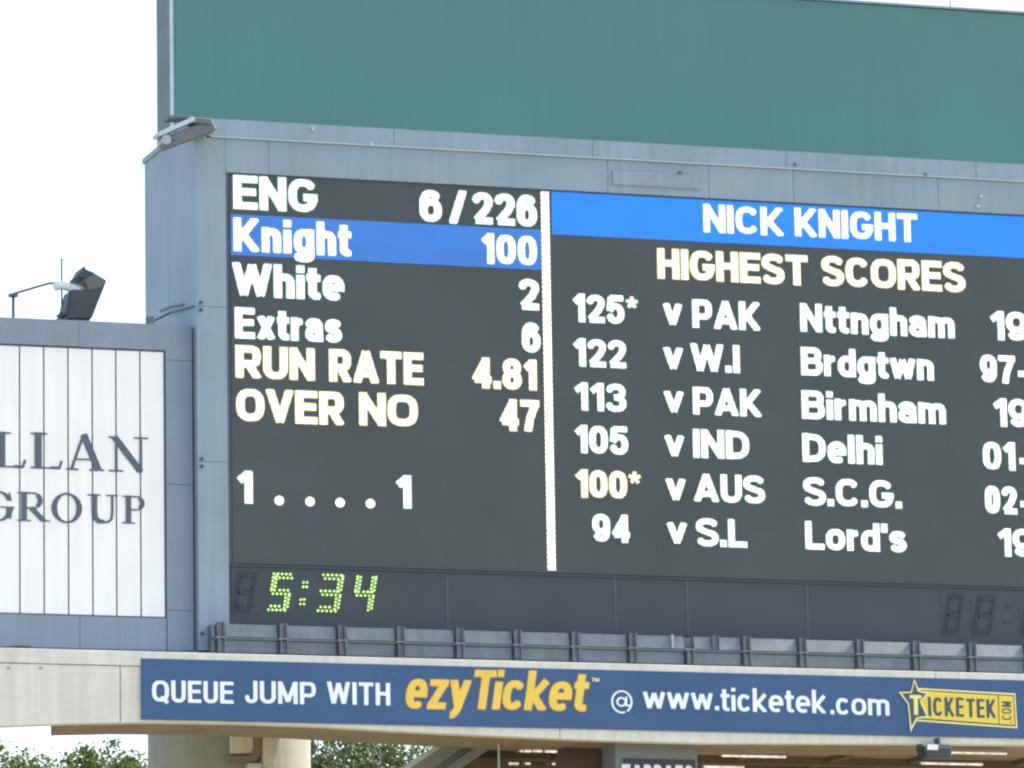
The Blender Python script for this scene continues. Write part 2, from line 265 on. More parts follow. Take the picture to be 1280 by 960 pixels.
# ------------------------------------------------------------------ lettering: each glyph is a set of pen strokes, turned into one flat raised mesh
def glyph(ch, sx, t, xh, serif=False):
    h = t/2; B, T, X, D = h*.8, 1-h*.8, xh-h*.8, -.235+h*.8
    Ws = dict(E=.74, N=.82, G=.90, K=.86, W=1.26, R=.84, U=.80, A=.96, T=.80, O=.94, V=.92, C=.88, H=.80, S=.82, P=.80, D=.84, B=.82, L=.68,
              Q=.94, J=.62, M=.98, Y=.88, n=.64, g=.68, h=.64, t=.42, e=.68, x=.68, r=.44, a=.66, s=.62, v=.66, m=1.0, d=.68, w=.98, o=.70, c=.64,
              k=.66, z=.60, y=.68)
    W = Ws.get(ch); 
    if ch.isdigit(): W = .66 if ch != '1' else .44
    if ch in "Iil.':": wd = t
    elif ch == '/': wd = .46*sx
    elif ch == '-': wd = .42*sx
    elif ch == '*': wd = .44*sx
    elif ch == '@': wd = 1.1*sx
    else: wd = W*sx
    w_ = wd; L, Rr, C = h, wd-h, wd/2
    def arc(cx, cy, rx, ry, a0, a1, n=2.5, k=None):
        k = k or max(6, int(abs(a1-a0)/9)); out = []
        for i in range(k+1):
            a = R(a0+(a1-a0)*i/k); c, s_ = math.cos(a), math.sin(a)
            out.append((cx+rx*math.copysign(abs(c)**(2/n), c), cy+ry*math.copysign(abs(s_)**(2/n), s_)))
        return out
    rx = (Rr-L)/2; m5 = .5
    rl = (X-B)/2; cl = (X+B)/2
    P = {}
    if ch == 'E': s = [[(L, 0), (L, 1)], [(L, T), (w_, T)], [(L, .52), (w_*.94, .52)], [(L, B), (w_, B)]]
    elif ch == 'L': s = [[(L, 0), (L, 1)], [(L, B), (w_, B)]]
    elif ch == 'I': s = [[(L, 0), (L, 1)]]
    elif ch == 'H': s = [[(L, 0), (L, 1)], [(Rr, 0), (Rr, 1)], [(L, .52), (Rr, .52)]]
    elif ch == 'N': s = [[(L, 0), (L, 1)], [(Rr, 0), (Rr, 1)], [(L, .96), (Rr, .04)]]
    elif ch == 'M': s = [[(L, 0), (L, 1)], [(Rr, 0), (Rr, 1)], [(L*1.1, .97), (C, .1)], [(C, .1), (w_-L*1.1, .97)]]
    elif ch == 'T': s = [[(C, 0), (C, 1)], [(0, T), (w_, T)]]
    elif ch == 'K': s = [[(L, 0), (L, 1)], [(L, .30), (Rr+.02, 1.02)], [(L+(Rr-L)*.30, .52), (Rr+.04, -.02)]]
    elif ch == 'V': s = [[(L*.9, 1.02), (C, .03)], [(w_-L*.9, 1.02), (C, .03)]]
    elif ch == 'A': s = [[(L*.9, -.02), (C, .97)], [(w_-L*.9, -.02), (C, .97)], [(w_*.24, .27), (w_*.76, .27)]]
    elif ch == 'Y': s = [[(L, 1.02), (C, .45)], [(Rr, 1.02), (C, .45)], [(C, .5), (C, 0)]]
    elif ch == 'W': s = [[(L*.9, 1.02), (w_*.28, .04)], [(w_*.28, .04), (C, .94)], [(C, .94), (w_*.72, .04)], [(w_*.72, .04), (w_-L*.9, 1.02)]]
    elif ch == 'U': s = [[(L, 1), (L, .35)] + arc(C, B+rx*1.05, rx, rx*1.05, 180, 360) + [(Rr, .35), (Rr, 1)]]
    elif ch == 'J': s = [[(Rr, 1), (Rr, .35)] + arc(C, B+rx, rx, rx, 0, -180) + [(L, .3)]]
    elif ch in 'O0': s = [arc(C, m5, rx, m5-h, 0, 360, 2.7)]
    elif ch == 'Q': s = [arc(C, m5, rx, m5-h, 0, 360, 2.7), [(C+.02, .24), (Rr+.04, -.03)]]
    elif ch == 'C': s = [arc(C, m5, rx, m5-h, 38, 322, 2.5)]
    elif ch == 'G': s = [arc(C, m5, rx, m5-h, 38, 335, 2.5) + [(Rr, .46)], [(C+.04, .44), (Rr+h, .44)]]
    elif ch == 'D': s = [[(L, 0), (L, 1)], [(L, T)] + arc(w_-h-rx*1.25, m5, rx*1.25, m5-h, 90, -90, 2.4) + [(L, B)]]
    elif ch == 'P': s = [[(L, 0), (L, 1)], [(L, T)] + arc(Rr-.2*sx, (T+.40)/2, .2*sx, (T-.40)/2, 90, -90) + [(L, .40)]]
    elif ch == 'R': s = [[(L, 0), (L, 1)], [(L, T)] + arc(Rr-.22*sx, (T+.44)/2, .2*sx, (T-.44)/2, 90, -90) + [(L, .44)], [(C, .44), (Rr+.01, -.02)]]
    elif ch == 'B': s = [[(L, 0), (L, 1)], [(L, T)] + arc(Rr-.24*sx, (T+.52)/2, .2*sx, (T-.52)/2, 90, -90) + [(L, .52)],
                         [(L, .52)] + arc(Rr-.22*sx, (B+.52)/2, .22*sx, (.52-B)/2, 90, -90) + [(L, B)]]
    elif ch == 'S': s = [arc(C, (T+.52)/2, rx, (T-.52)/2, 25, 230, 2.3)[:-2] + [(C-rx*.45, .55), (C+rx*.45, .46)] + arc(C, (B+.49)/2, rx, (.49-B)/2, 48, -155, 2.3)]
    elif ch == '1': s = [[(Rr, 0), (Rr, 1)], [(Rr, .96), (h*.7, .72)]]
    elif ch == '2': s = [arc(C, .70, rx, .30-h, 170, -20, 2.3) + [(C+rx*.5, .44), (L+.02, B+.03)], [(L, B), (w_, B)]]
    elif ch == '3': s = [arc(C, (T+.53)/2, rx*.92, (T-.53)/2, 165, -80, 2.3), arc(C, (B+.50)/2, rx, (.50-B)/2, 80, -165, 2.3), [(C-.05, .515), (C+.06, .515)]]
    elif ch == '4': s = [[(Rr-.07*sx, 0), (Rr-.07*sx, 1)], [(Rr-.07*sx, .94), (h*.8, .27)], [(h*.8, .27), (w_, .27)]]
    elif ch == '5': s = [[(w_*.95, T), (L+.04, T)], [(L+.06, T), (L+.01, .46)], [(L+.01, .47)] + arc(C, (B+.62)/2, rx, (.62-B)/2, 120, -160, 2.3)]
    elif ch == '6': s = [arc(C, (B+.62)/2, rx, (.62-B)/2, 0, 360, 2.3), arc(C, .5, rx, m5-h, 40, 195, 2.5)]
    elif ch == '9': s = [arc(C, (T+.38)/2, rx, (T-.38)/2, 0, 360, 2.3), arc(C, .5, rx, m5-h, 220, 375, 2.5)]
    elif ch == '7': s = [[(0, T), (w_, T)], [(Rr, T-.02), (C, .4), (C-rx*.35, -.0)]]
    elif ch == '8': s = [arc(C, (T+.53)/2, rx*.9, (T-.53)/2, 0, 360, 2.2), arc(C, (B+.51)/2, rx, (.51-B)/2, 0, 360, 2.2)]
    elif ch == '/': s = [[(h*.8, -.02), (w_-h*.8, 1.02)]]
    elif ch == '-': s = [[(h*.4, .36), (w_-h*.4, .36)]]
    elif ch == '.': s = [[(C, 0), (C, t)]]
    elif ch == ':': s = [[(C, 0), (C, t)], [(C, xh-t), (C, xh)]]
    elif ch == "'": s = [[(C, .72), (C, 1)]]
    elif ch == '*': s = [[(C, .78), (C+.21*sx*math.cos(R(a)), .78+.20*math.sin(R(a)))] for a in (90, 162, 234, 306, 18)]
    elif ch == 'l': s = [[(L, 0), (L, 1)]]
    elif ch == 'i': s = [[(L, 0), (L, xh-.045)], [(L, 1-t*.86), (L, 1)]]
    elif ch == 'n': s = [[(L, 0), (L, xh)], arc(C, xh-h-.2, rx, .2, 175, 0, 2.6) + [(Rr, 0)]]
    elif ch == 'h': s = [[(L, 0), (L, 1)], arc(C, xh-h-.2, rx, .2, 175, 0, 2.6) + [(Rr, 0)]]
    elif ch == 'm': q = (Rr-L)/4; s = [[(L, 0), (L, xh)], arc(L+q, xh-h-.18, q, .18, 175, 0, 2.6) + [(C, 0)], arc(C+q, xh-h-.18, q, .18, 175, 0, 2.6) + [(Rr, 0)]]
    elif ch == 'r': s = [[(L, 0), (L, xh)], arc(w_, xh-h-.22, w_-L, .22, 178, 100, 2.2)]
    elif ch == 'g': s = [arc(C, cl, rx, rl, 0, 360, 2.4), [(Rr, xh), (Rr, .05)] + arc(C, D+.10, rx, .10, 0, -165, 2.5)]
    elif ch == 'd': s = [arc(C, cl, rx, rl, 0, 360, 2.4), [(Rr, 0), (Rr, 1)]]
    elif ch == 'o': s = [arc(C, cl, rx, rl, 0, 360, 2.4)]
    elif ch == 'c': s = [arc(C, cl, rx, rl, 42, 318, 2.4)]
    elif ch == 'e': s = [arc(C, cl, rx, rl, 0, 300, 2.4), [(L, cl+.0), (Rr+h, cl+.0)]]
    elif ch == 'a': s = [arc(C-.01, X-.16, rx-.01, .16, 165, 0, 2.3) + [(Rr, .12), (Rr+.01, 0)], arc(C-.01, (B+.40)/2, rx*.94, (.40-B)/2, 0, 360, 2.2)]
    elif ch == 's': mh = cl; s = [arc(C, (X+mh)/2, rx, (X-mh)/2, 30, 225, 2.2)[:-1] + arc(C, (B+mh)/2, rx, (mh-B)/2, 45, -150, 2.2)]
    elif ch == 't': s = [[(w_*.42, .93), (w_*.42, B+.12)] + arc(w_*.42+.14, B+.12, .14, .12, 180, 285, 2.4), [(0, X), (w_, X)]]
    elif ch == 'k': s = [[(L, 0), (L, 1)], [(L, .22), (Rr+.02, xh+.02)], [(L+(Rr-L)*.28, .36), (Rr+.03, -.02)]]
    elif ch == 'v': s = [[(L*.9, xh+.01), (C, .03)], [(w_-L*.9, xh+.01), (C, .03)]]
    elif ch == 'y': s = [[(L*.9, xh+.01), (C+.02, .03)], [(w_-L*.9, xh+.01), (C, .0), (C-.1*sx, D+.03)], [(C-.09*sx, D+.01), (h*1.2, D)]]
    elif ch == 'x': s = [[(L, xh), (Rr, 0)], [(Rr, xh), (L, 0)]]
    elif ch == 'z': s = [[(0, X), (w_, X)], [(0, B), (w_, B)], [(Rr, X), (L, B)]]
    elif ch == 'w': s = [[(L*.9, xh), (w_*.28, .04)], [(w_*.28, .04), (C, xh-.06)], [(C, xh-.06), (w_*.72, .04)], [(w_*.72, .04), (w_-L*.9, xh)]]
    elif ch == '@': s = [arc(C, .42, rx, .58-h, -60, 290, 2.0), arc(C-.02, .42, rx*.42, .20, 0, 360, 2.0), [(C+rx*.48, .68), (C+rx*.42, .26)] + arc(C+rx*.7, .34, rx*.28, .10, 200, 350, 2)]
    else: s = []
    return w_, s
def seg_field(X, Z, polys, t_full, cap):
    """signed distance to the union of the strokes (positive inside)"""
    F_ = np.full(X.shape, -9.0)
    for pl in polys:
        n = len(pl)
        for i in range(n-1):
            (x0, z0), (x1, z1) = pl[i], pl[i+1]; dx, dz = x1-x0, z1-z0; l = math.hypot(dx, dz)
            if l < 1e-9: continue
            ux, uz = dx/l, dz/l; t = t_full*(1-.20*ux*ux)
            a = (X-x0)*ux + (Z-z0)*uz; b = np.abs(-(X-x0)*uz + (Z-z0)*ux)
            if cap == 'round':
                ac = np.clip(a, 0, l); F_ = np.maximum(F_, t/2-np.hypot(a-ac, b))
            else:
                e0 = a + (t/2 if 0 < i else 0); e1 = l-a + (t/2 if i < n-2 else 0)
                f = np.minimum(t/2-b, np.minimum(a, l-a)); F_ = np.maximum(F_, f)
                if i > 0: F_ = np.maximum(F_, t/2-np.hypot(X-x0, Z-z0))
    return F_
def contour_mesh(verts, faces, F_, xs, zs, tf):
    """flat mesh of the region F_ > 0 on the grid; full cells are merged in runs"""
    ins = F_ > 0; nz, nx = F_.shape; cache = {}
    def V(key, p):
        if key not in cache: cache[key] = len(verts); verts.append(tf(*p))
        return cache[key]
    def corner(j, i): return V((j, i), (xs[i], zs[j]))
    def cross(j0, i0, j1, i1):
        if (j0, i0) > (j1, i1): j0, i0, j1, i1 = j1, i1, j0, i0
        a, b = F_[j0, i0], F_[j1, i1]; t = a/(a-b)
        return V((j0, i0, j1, i1), (xs[i0]+(xs[i1]-xs[i0])*t, zs[j0]+(zs[j1]-zs[j0])*t))
    for j in range(nz-1):
        cnt = ins[j, :-1].astype(int)+ins[j, 1:]+ins[j+1, :-1]+ins[j+1, 1:]
        i = 0
        while i < nx-1:
            c = cnt[i]
            if c == 0: i += 1; continue
            if c == 4:
                k = i
                while k+1 < nx-1 and cnt[k+1] == 4: k += 1
                faces.append((corner(j, i), corner(j, k+1), corner(j+1, k+1), corner(j+1, i))); i = k+1; continue
            cs = [(j, i), (j, i+1), (j+1, i+1), (j+1, i)]; poly = []
            for q in range(4):
                a, b = cs[q], cs[(q+1) % 4]
                if ins[a]: poly.append(corner(*a))
                if ins[a] != ins[b]: poly.append(cross(*a, *b))
            if len(poly) > 2: faces.append(tuple(poly))
            i += 1
def layout(text, width, t, xh, sp, space):
    """stretch of the letters so that the line is exactly `width` long (all in cap heights)"""
    def total(sx):
        x = 0
        for i, ch in enumerate(text):
            if ch == ' ': x += space*sx; continue
            x += glyph(ch, sx, t, xh)[0] + (sp if i < len(text)-1 and text[i+1] != ' ' else sp)
        return x-sp
    lo, hi = .2, 3
    for _ in range(30):
        m = (lo+hi)/2
        if total(m) < width: lo = m
        else: hi = m
    return lo
def write(text, x0, x1, z, cap, Y, name, m, parent, t=.28, soft=0.0, comb=0.0, xh=.74, sp=.05, space=.34, capstyle='round', slant=0.0, res=.045, edge=None, edge_w=.05, clip=None):
    wid = (x1-x0)/cap; sx = layout(text, wid, t, xh, sp, space)
    jobs = [(soft, m, name, Y)]
    out = None
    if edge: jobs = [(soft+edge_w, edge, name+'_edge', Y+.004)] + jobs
    objs = []
    for grow, mm, nm, yy in jobs:
        verts, faces = [], []; x = 0
        for ch in text:
            if ch == ' ': x += space*sx; continue
            wd, polys = glyph(ch, sx, t, xh); g = grow + res
            xs = np.arange(-g-.06, wd+g+.06+res, res); zs = np.arange(-.32-g if ch in 'gyJQ@/' else -g, 1+g+res, res)
            XX, ZZ = np.meshgrid(xs, zs)
            F_ = seg_field(XX, ZZ, polys, t*(.42 if ch == '*' else 1), capstyle)
            if capstyle != 'round':
                top = 1.0 if (ch.isupper() or ch.isdigit() or ch in "hdlkti/@'*") else xh
                lo_ = -.4 if ch in 'gyQ@' else 0.0
                F_ = np.minimum(F_, np.minimum(top-ZZ, ZZ-lo_))
            if capstyle == 'butt' : F_ = np.minimum(F_, np.minimum(XX, wd-XX))
            F_ = F_ + grow
            if comb: F_ = F_ + comb*np.sign(np.sin(2*np.pi*(z+ZZ*cap)/.052))*np.sign(np.sin(2*np.pi*(x0+(x+XX)*cap)/.052))
            ox = x
            contour_mesh(verts, faces, F_, xs, zs, lambda a, b: (x0+(ox+a+slant*b)*cap, yy, z+b*cap))
            x += wd + sp
        off = parent_loc(parent)
        me = bpy.data.meshes.new(nm); me.from_pydata([(a-off[0], b-off[1], c-off[2]) for a, b, c in verts], [], faces); me.materials.append(mm)
        o = bpy.data.objects.new(nm, me); link(o, parent); objs.append(o)
    return objs[-1]

# ================================================================== GROUND
g = MB(); g.v = [(-4000, -4000, 0), (4000, -4000, 0), (4000, 4000, 0), (-4000, 4000, 0)]; g.f = [(0, 1, 2, 3)]
go = g.build('ground', M['ground']); go['kind'] = 'structure'

# ================================================================== main levels (metres)
def xz(px, py, Y=0): return at(px, py, Y)
XL = at(247, 500)[0]                       # left front edge of the housing
XR = XL + 19.5                             # runs on beyond the frame
Z_cap = (at(300, 151)[1] + at(1200, 201)[1])/2
Z_line = (at(300, 173.5)[1] + at(1240, 223)[1])/2
XDL = at(284, 460)[0] - .0
Z_dt = np.mean([at(a, b)[1] for a, b in ((285, 214), (680, 238.4), (1280, 268))])
Z_db = np.mean([at(a, b)[1] for a, b in ((287, 705.5), (690, 715), (1280, 734.5))])
Z_sb = np.mean([at(a, b)[1] for a, b in ((285, 781), (560, 785), (900, 794.3), (1280, 809.6))])
Z_bt = np.mean([at(a, b)[1] for a, b in ((246, 815.5), (560, 820), (910, 829.5), (1280, 843))])
DEPTH = 3.9

# ================================================================== SCOREBOARD
sb = thing('electronic_scoreboard', 'huge grey electronic cricket scoreboard with lit score display and green digital clock', 'scoreboard', (XL, 0, Z_bt))
XD_R = XR - .5
# housing behind the face (front at y=.06), bezels at front y=0
MB().box(XL+.004, XR, .10, DEPTH, Z_bt+.02, Z_cap-.02).build('housing', M['housing'], sb)
# front cladding panels round the display, each its own sheet with recessed joints
def sheet(x0, x1, z0, z1, y0=0.0, y1=.098, m='housing', name='cladding_panel', parent=sb, bev=.008):
    return MB().box(x0, x1, y0, y1, z0, z1).build(name, M[m], parent, bevel=bev)
g_ = .006
zj = [Z_bt+.02, at(262, 577)[1], at(262, 383)[1], Z_line-.02]
for a, b in zip(zj[:-1], zj[1:]): sheet(XL, XDL, a, b-g_)
xj = [XL, at(335, 200)[0], at(993, 240)[0], XR]
xj = [XL, at(336, 210)[0], at(760, 220)[0], at(886, 230)[0], at(992, 240)[0], at(992, 240)[0]+3.2, XR]
for a, b in zip(xj[:-1], xj[1:]): sheet(a if a != XL else XDL+.002, b-g_, Z_dt, Z_line-.02-g_)
sheet(XD_R, XR, Z_bt+.02, Z_dt-g_)
# upper flashing: leans back a little, with a pale folded lip beneath
def flashing(x0, x1):
    mb = MB(); k = [(x0, -.03, Z_line), (x1, -.03, Z_line), (x1, -.028, Z_cap), (x0, -.028, Z_cap), (x0, .3, Z_line), (x1, .3, Z_line), (x1, .3, Z_cap), (x0, .3, Z_cap)]
    mb.v = k; mb.f = [(0, 1, 2, 3), (3, 2, 6, 7), (4, 7, 6, 5), (0, 4, 5, 1), (0, 3, 7, 4), (1, 5, 6, 2)]
    return mb.build('roof_flashing', M['housing'], sb)
fx = [XL, XL+4.1, XL+8.3, XL+12.5, XL+16.7, XR]
for a, b in zip(fx[:-1], fx[1:]): flashing(a, b-.01)
MB().box(XL+.3, XR, -.045, -.001, Z_line-.026, Z_line-.004).build('flashing_lip', M['trim'], sb)
# little fixings along the flashing
for px, py in ((390, 161.5), (463, 181), (850, 216), (993, 206), (1156, 219)):
    x, z = at(px, py); MB().box(x-.03, x+.03, -.06, .12, z-.03, z+.03).build('bolt', M['trim'] if px < 500 else M['ledge_dk'], sb)
for px, py in ((251, 378), (251, 387.5), (252, 573.5), (252, 583), (252.5, 792), (1226, 246), (1222, 258)):
    x, z = at(px, py); MB().disc(x, z, .035, -.03, .01).build('bolt', M['seam'] if px < 500 else M['trim'], sb)
# access hatch on the top band
x0, z1 = at(764, 208); x1, z0 = at(876, 238)
z1 -= .05
MB().box(x0, x1, -.012, -.002, z0, z1).build('hatch_frame', M['housing2'], sb)
MB().box(x0+.03, x1-.03, -.022, -.013, z0+.03, z1-.03).build('access_hatch', M['housing'], sb, bevel=.004)
# side face cladding (faces left) in two sheets
zm = at(215, 392, 1)[1]
for y0, y1 in ((.002, DEPTH),):
    MB().box(XL-.012, XL+.003, y0, y1, Z_bt+.02, Z_cap-.03).build('side_panel', M['housing'], sb, bevel=.004)
MB().box(XL-.045, XL+.1, .4, DEPTH+.06, Z_cap-.10, Z_cap+.015).build('side_flashing', M['housing'], sb)
# display
MB().box(XDL, XD_R, .055, .097, Z_db, Z_dt-.002).build('display_backing', M['bezel'], sb)
scr = MB().box(XDL+.09, XD_R-.05, .03, .054, Z_db+.02, Z_dt-.03).build('display_screen', M['display'], sb)
YD = .026
# coloured rows
x0 = XDL+.10; xdiv0 = np.mean([at(677, 240)[0], at(685, 711)[0]]); xdiv1 = xdiv0 + .16
bz1 = np.mean([at(288, 269)[1], at(672, 285)[1]]); bz0 = np.mean([at(288, 319)[1], at(672, 336)[1]])
MB().box(x0, xdiv0-.02, YD-.002, .029, bz0, bz1).build('highlighted_row', M['blue1'], scr)
bz0 = np.mean([at(700, 294.5)[1], at(1275, 320.5)[1]])
MB().box(xdiv1+.06, XD_R-.06, YD-.002, .029, bz0, Z_dt-.035).build('title_row', M['blue2'], scr)
# divider drawn by rows of lamps: stepped edge
mb = MB(); z = Z_db+.06; k = 0
while z < Z_dt-.05:
    d = .008 if k % 2 else 0; mb.box(xdiv0-d, xdiv1+.012-d, YD-.004, .029, z, min(z+.048, Z_dt-.04)); z += .048; k += 1
mb.build('divider_line', M['txty'], scr)

# text of the display:  (string, left px, right px, cap top at left, baseline at left, baseline at right, tone)
LED = [
 ('ENG', 291, 397.5, 218.5, 262, 266.5, 'w'),
 ('6', 524, 553, 235.5, 277, 278.5, 'w'), ('/', 561, 584, 237, 280, 281, 'w'), ('226', 590, 672, 239.5, 281, 283.5, 'w'),
 ('Knight', 291, 440, 271.5, 315, 321, 'b'), ('100', 601, 672, 291, 330.5, 333, 'b'),
 ('White', 290, 431, 328, 371, 376, 'w'), ('2', 648, 674.5, 347.5, 388, 388, 'w'),
 ('Extras', 293, 428, 383.5, 423.5, 429, 'w'), ('6', 652, 676.5, 402, 441, 441, 'w'),
 ('RUN', 294, 394, 431, 472.5, 476.5, 'y'), ('RATE', 411, 530, 436, 477.5, 482, 'y'), ('4.81', 590, 671.5, 446.5, 486, 488, 'y'),
 ('OVER', 295, 431, 485, 527.5, 531.5, 'y'), ('NO', 448.5, 523, 490, 532, 534.5, 'y'), ('47', 624.5, 675, 498.5, 539, 540, 'y'),
 ('1', 295.5, 316.5, 588, 630, 630, 'w'), ('1', 494.5, 515, 593.5, 636, 636, 'w'),
 ('NICK', 879, 980, 254, 290.5, 296, 'b'), ('KNIGHT', 993, 1148, 259.5, 296.5, 303, 'b'),
 ('HIGHEST', 821.5, 1010.5, 310.5, 349.5, 357, 'y'), ('SCORES', 1027, 1207.5, 319.5, 358, 365.5, 'y'),
 ('125*', 715.5, 798.5, 366.5, 403, 406, 'w'), ('v', 828.5, 853.5, 370, 407, 407, 'w'), ('PAK', 865, 951, 373.5, 410, 414, 'w'), ('Nttngham', 1000, 1194, 379, 415.5, 423, 'w'), ('19', 1237, 1285, 388.5, 426, 427, 'w'),
 ('122', 716, 783.5, 422, 458.5, 461, 'w'), ('v', 829, 854.5, 425, 462, 462, 'w'), ('W.I', 863, 925.5, 428.5, 464.5, 467, 'w'), ('Brdgtwn', 1001, 1168, 433.5, 469.5, 476, 'w'), ('97', 1225, 1270, 442.5, 478.5, 480.5, 'w'), ('-', 1271, 1285, 444, 481, 481, 'w'),
 ('113', 717, 783.5, 477, 513, 516, 'w'), ('v', 829.5, 855.5, 480, 516, 516, 'w'), ('PAK', 866, 952.5, 483, 518.5, 522, 'w'), ('Birmham', 1002, 1183, 487.5, 524, 531, 'w'), ('19', 1241, 1287, 497.5, 534, 535, 'w'),
 ('105', 718, 786, 530.5, 567, 569, 'w'), ('v', 830.5, 856, 535, 571, 571, 'w'), ('IND', 866, 937.5, 536, 573, 575, 'w'), ('Delhi', 1003, 1104, 541, 578, 581.5, 'w'), ('01', 1228.5, 1270, 551, 587.5, 589, 'w'), ('-', 1273, 1287, 553, 590, 590, 'w'),
 ('100*', 719, 802, 586, 622, 625, 'y'), ('v', 832, 858, 589, 626, 626, 'w'), ('AUS', 867, 957, 591.5, 627.5, 630, 'w'), ('S.C.G.', 1004, 1128, 595.5, 632, 636.5, 'w'), ('02', 1231, 1272, 605.5, 642, 644, 'w'), ('-', 1274, 1288, 607, 644, 644, 'w'),
 ('94', 740, 788, 642, 678, 679, 'w'), ('v', 833.5, 859.5, 644, 680, 680, 'w'), ('S.L', 870, 934.5, 647, 683, 685, 'w'), ("Lord's", 1006.5, 1134, 651, 687, 691, 'w'), ('19', 1246.5, 1292, 660, 696, 697, 'w'),
]
for s, a, b, tp, bl, br, tone in LED:
    xa, za = at(a, bl, YD); xb, zb = at(b, br, YD); zt = at(a, tp, YD)[1]; cap = zt-za
    mm, ee = {'w': ('txt', 'txt_edge'), 'b': ('txt', 'txtb_glow'), 'y': ('txty', 'txty_edge')}[tone]
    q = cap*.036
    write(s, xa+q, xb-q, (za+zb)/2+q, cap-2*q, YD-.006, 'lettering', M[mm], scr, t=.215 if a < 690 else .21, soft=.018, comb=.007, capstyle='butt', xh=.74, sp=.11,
          res=.036, edge=M[ee], edge_w=.022)  # the wider rim paints the glow of the letters
for px, py in ((349, 625.6), (387.5, 627), (425, 628.3), (463, 629.5)):
    x, z = at(px, py, YD); MB().disc(x, z, .098, YD-.006, YD-.001, 14).build('dot', M['txt'], scr)
# clock strip
clk = MB().box(XDL, XD_R, .045, .097, Z_sb, Z_db-.012).build('clock_strip', M['clockface'], sb)
for px in (560, 770, 860, 1010):          # joints of the strip
    x = at(px, 750)[0]; MB().box(x-.008, x+.008, .038, .044, Z_sb+.03, Z_db-.03).build('strip_joint', M['ledge_dk'], clk)
MB().box(XDL, XD_R, .02, .044, Z_db-.045, Z_db-.012).build('strip_rail', M['seam'], clk)
SEG = {'0': 'abcdef', '1': 'bc', '2': 'abged', '3': 'abgcd', '4': 'fgbc', '5': 'afgcd', '8': 'abcdefg'}
def seven(ch, pxl, pxr, pyt, pyb, m, r, yy=.03):
    """a digit of round lamps in double rows, leaning right"""
    xl, zt = at(pxl, pyt, yy); xr, zb = at(pxr, pyb, yy); H = zt-zb; sl_ = .17*H; W = (xr-xl)-sl_
    P_ = lambda u, v: (xl + u*W + sl_*v, zb + v*H)
    mb = MB(); dx = .085; done = set()
    n = 6; e = .075
    segs = {'a': [(0, 1), (1, 1)], 'g': [(0, .5), (1, .5)], 'd': [(0, 0), (1, 0)], 'f': [(0, 1), (0, .5)], 'b': [(1, 1), (1, .5)], 'e': [(0, .5), (0, 0)], 'c': [(1, .5), (1, 0)]}
    for s in SEG[ch]:
        (u0, v0), (u1, v1) = segs[s]
        hor = v0 == v1; cnt = 5
        for row in (0, 1):
            for i in range(cnt):
                f = (i + (.0 if row == 0 else .5))/(cnt-.5 if hor else cnt)
                if hor:
                    u = u0+(u1-u0)*f; inset = {'a': (0, -.105), 'd': (0, .105), 'g': (.052, -.052)}[s][row]; v = v0+inset
                else:
                    v = v0+(v1-v0)*f; inset = (.0, .17)[row]; u = u0+(inset if u0 == 0 else -inset)
                    if row == 0 and i == 0: v += (-.03 if v1 < v0 else .03)
                key = (round(u*9), round(v*13))
                if key in done: continue
                done.add(key); x, z = P_(u, v); mb.disc(x, z, r, yy-.012, yy+.012, 8)
    mb.build('clock_digit', m, clk)['kind'] = 'stuff'
for ch, a, b in (('5', 335, 366), ('3', 397, 429.5), ('4', 440, 471)):
    seven(ch, a, b, 717 + (a-335)*.02, 763+(a-335)*.02, M['green_led'], .026)
mb = MB()
for px, py in ((379.5, 728), (384, 728), (379, 733.5), (383.5, 733.5), (376, 749.5), (380.5, 749.5), (375.5, 755), (380, 755)):
    x, z = at(px, py, .03); mb.disc(x, z, .0245, .018, .042, 8)
mb.build('clock_colon', M['green_led'], clk)['kind'] = 'stuff'
for a, b, dy in ((292, 322, 0), (1179, 1206, 28), (1216, 1246, 29.5), (1277, 1306, 31)):
    x0, z1 = at(a-3, 711+dy, .04); x1, z0 = at(b+2, 767+dy, .04)
    MB().box(x0, x1, .040, .0435, z0, z1).build('digit_window', M['clockface'], clk)
    seven('8', a, b, 715+dy, 763+dy, M['unlit'], .030, .038)
mb = MB()
for px, py in ((1262, 758), (1259, 777)):
    x, z = at(px, py, .03); mb.box(x-.06, x+.06, .03, .043, z-.03, z+.03)
mb.build('clock_colon', M['unlit'], clk)
# dark slot between the housing and the neighbouring sign is the housing's own side, in shade

# ================================================================== LEDGE (walkway edge) under the board
YL = -.35
lg = thing('walkway_ledge', 'grey ribbed walkway ledge with paired brackets along the foot of the scoreboard', 'ledge', (XL+.3, YL, Z_bt))
xu = [at(p, 800, YL)[0] for p in (276, 354, 427.5, 501, 574.6, 647, 719, 790.6, 862, 933, 1003, 1075, 1145, 1215, 1286, 1356)]
z_mid = np.mean([at(x_, y_, YL)[1] for x_, y_ in ((290, 798.5), (560, 804), (920, 812), (1280, 826))])
z_top = np.mean([at(x_, y_, YL)[1] for x_, y_ in ((290, 781), (560, 785.5), (920, 794), (1280, 808.5))])
z_bot = np.mean([at(x_, y_, YL)[1] for x_, y_ in ((290, 816), (560, 820.5), (920, 829.5), (1280, 843))])
xs0 = at(266, 800, YL)[0]
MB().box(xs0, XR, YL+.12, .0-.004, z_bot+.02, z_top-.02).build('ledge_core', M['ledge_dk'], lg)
edges = [xs0] + xu
